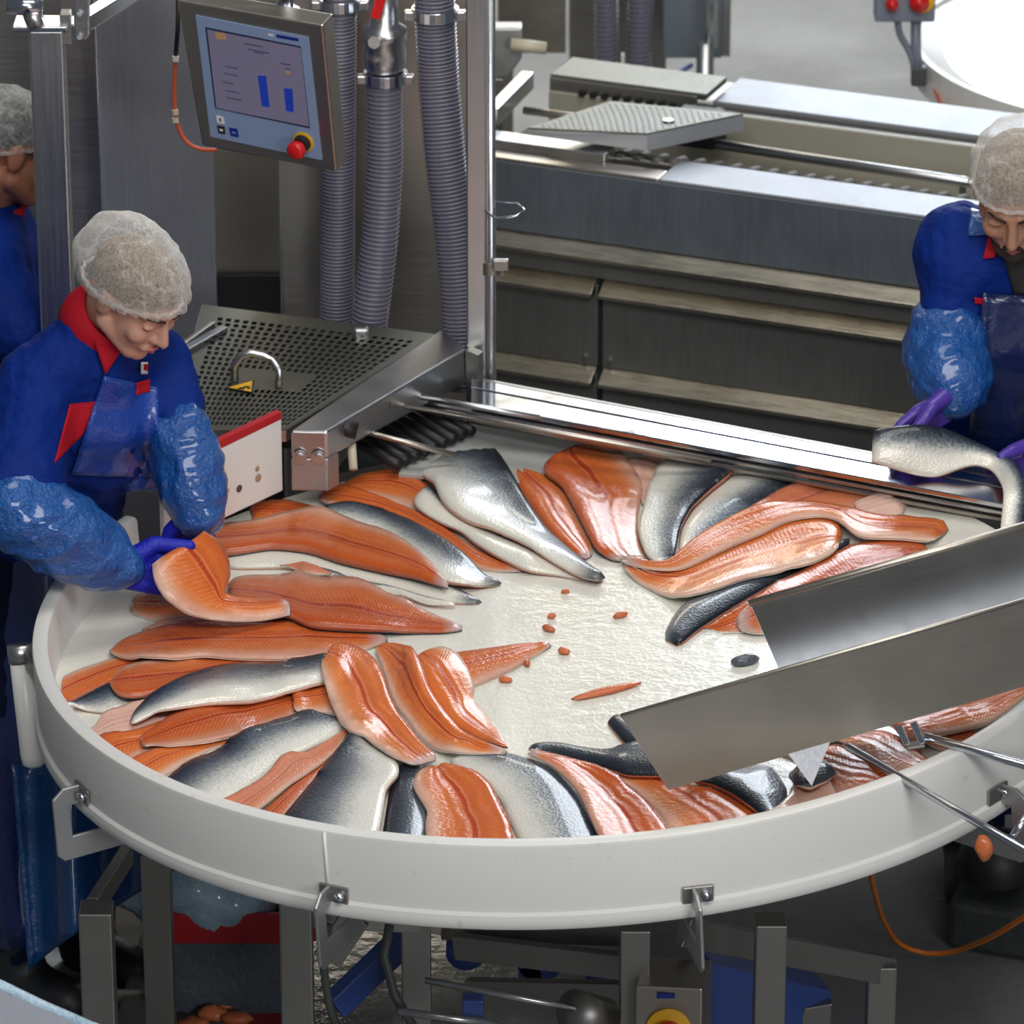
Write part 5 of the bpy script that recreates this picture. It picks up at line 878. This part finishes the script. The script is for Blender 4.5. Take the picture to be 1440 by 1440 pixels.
# ---- worker at the far left, seen from behind
pl_ = person('grey haired worker in hair net and glasses turned away at the far left', (-1.06, 1.32, 0))
hl = Py(14, 204, 1.2); Fl = frame((.78, .30, -.28)); nl = Py(-22, 296, 1.25); lR, lL = Py(-30, 372, 1.12), Py(8, 344, 1.46); gR, gL = Py(30, 470, 1.05), Py(60, 440, 1.45); uR, uL = Py(85, 520, 1.15), Py(110, 500, 1.4)
chl = (lR+lL)/2+np.array((-.02, 0, -.12)); hipl = np.array((-1.08, 1.34, .93)); rl = nrm(lR-lL)
body = MB(); head_prims(body, hl, Fl, .93); body.cap(nl, hl-Fl[2]*.06-Fl[1]*.03, .058, .055); limb_body(body, nl, chl, hipl, Fl, lR, lL, gR, gL, uR, uL); legs(body, hipl, rl)
for w_, d_ in ((uR, (.8, .1, -.4)), (uL, (.8, -.1, -.4))): hand_prims(body, w_, d_, (0, 0, -1), (0, 1, 0), .92)
obj('body', blob(body, .0052, 4), M['face3'], pl_, smooth=True); face_parts(hl, Fl, .93, pl_, M['face3'])
net('hair', hl, Fl, pl_, .93, .006, M['hair_grey'], M['net2'], low=.012)
jl = MB(); torso(jl, hipl, chl, nl, rl, np.array((1, .2, 0)), lR, lL, .015); jl.chain([lR, gR, uR], [.086, .07, .045]); jl.chain([lL, gL, uL], [.086, .07, .045])
jl = blob(jl, .012, 5, fold(8, .01, 9)); obj('jacket', jl, M['jacket'], pl_, smooth=True)
for w_, d_ in ((uR, (.8, .1, -.4)), (uL, (.8, -.1, -.4))):
    g = MB(); hand_prims(g, w_, d_, (0, 0, -1), (0, 1, 0), 1.05); obj('glove', blob(g, .0045, 3), M['glove'], pl_, smooth=True)
axl = nrm(hl-nl); obj('collar', MB().lathe([(.068, -.03), (.076, -.01), (.070, .035), (.064, .035), (.067, -.01), (.062, -.03)], nl+axl*.02, 28, ax=axl, close=True), M['collar'], pl_, smooth=True)
r, f, u = Fl; P = lambda x, y, z: hl+.93*(r*x+f*y+u*z); gl = MB()
gl.tube([P(.080, -.01, .012), P(.078, .06, .010), P(.068, .092, .006)], .0028, 8); gl.tube([P(-.080, -.01, .012), P(-.078, .06, .010), P(-.068, .092, .006)], .0028, 8)
for k in (-1, 1): gl.tube([P(k*.034+.024*math.cos(a), .104-.012*abs(math.cos(a)), .002+.017*math.sin(a)) for a in np.linspace(0, 2*math.pi, 17)[:-1]], .0026, 6, closed=True)
obj('glasses', gl, M['black'], pl_, smooth=True)
tr = MB(); legs(tr, hipl, rl, .10, .08, .065); obj('trousers', blob(tr, .012, 4, fold(8, .008)), M['trousers'], pl_, smooth=True)
for k in (-1, 1): h = hipl+rl*.085*k; obj('boot', blob(MB().cap((h[0], h[1], .30), (h[0], h[1], .08), .068, .06).cap((h[0], h[1], .05), (h[0]+.13, h[1]+.04, .045), .054, .046), .01, 3), M['rubber_boot'], pl_, smooth=True)
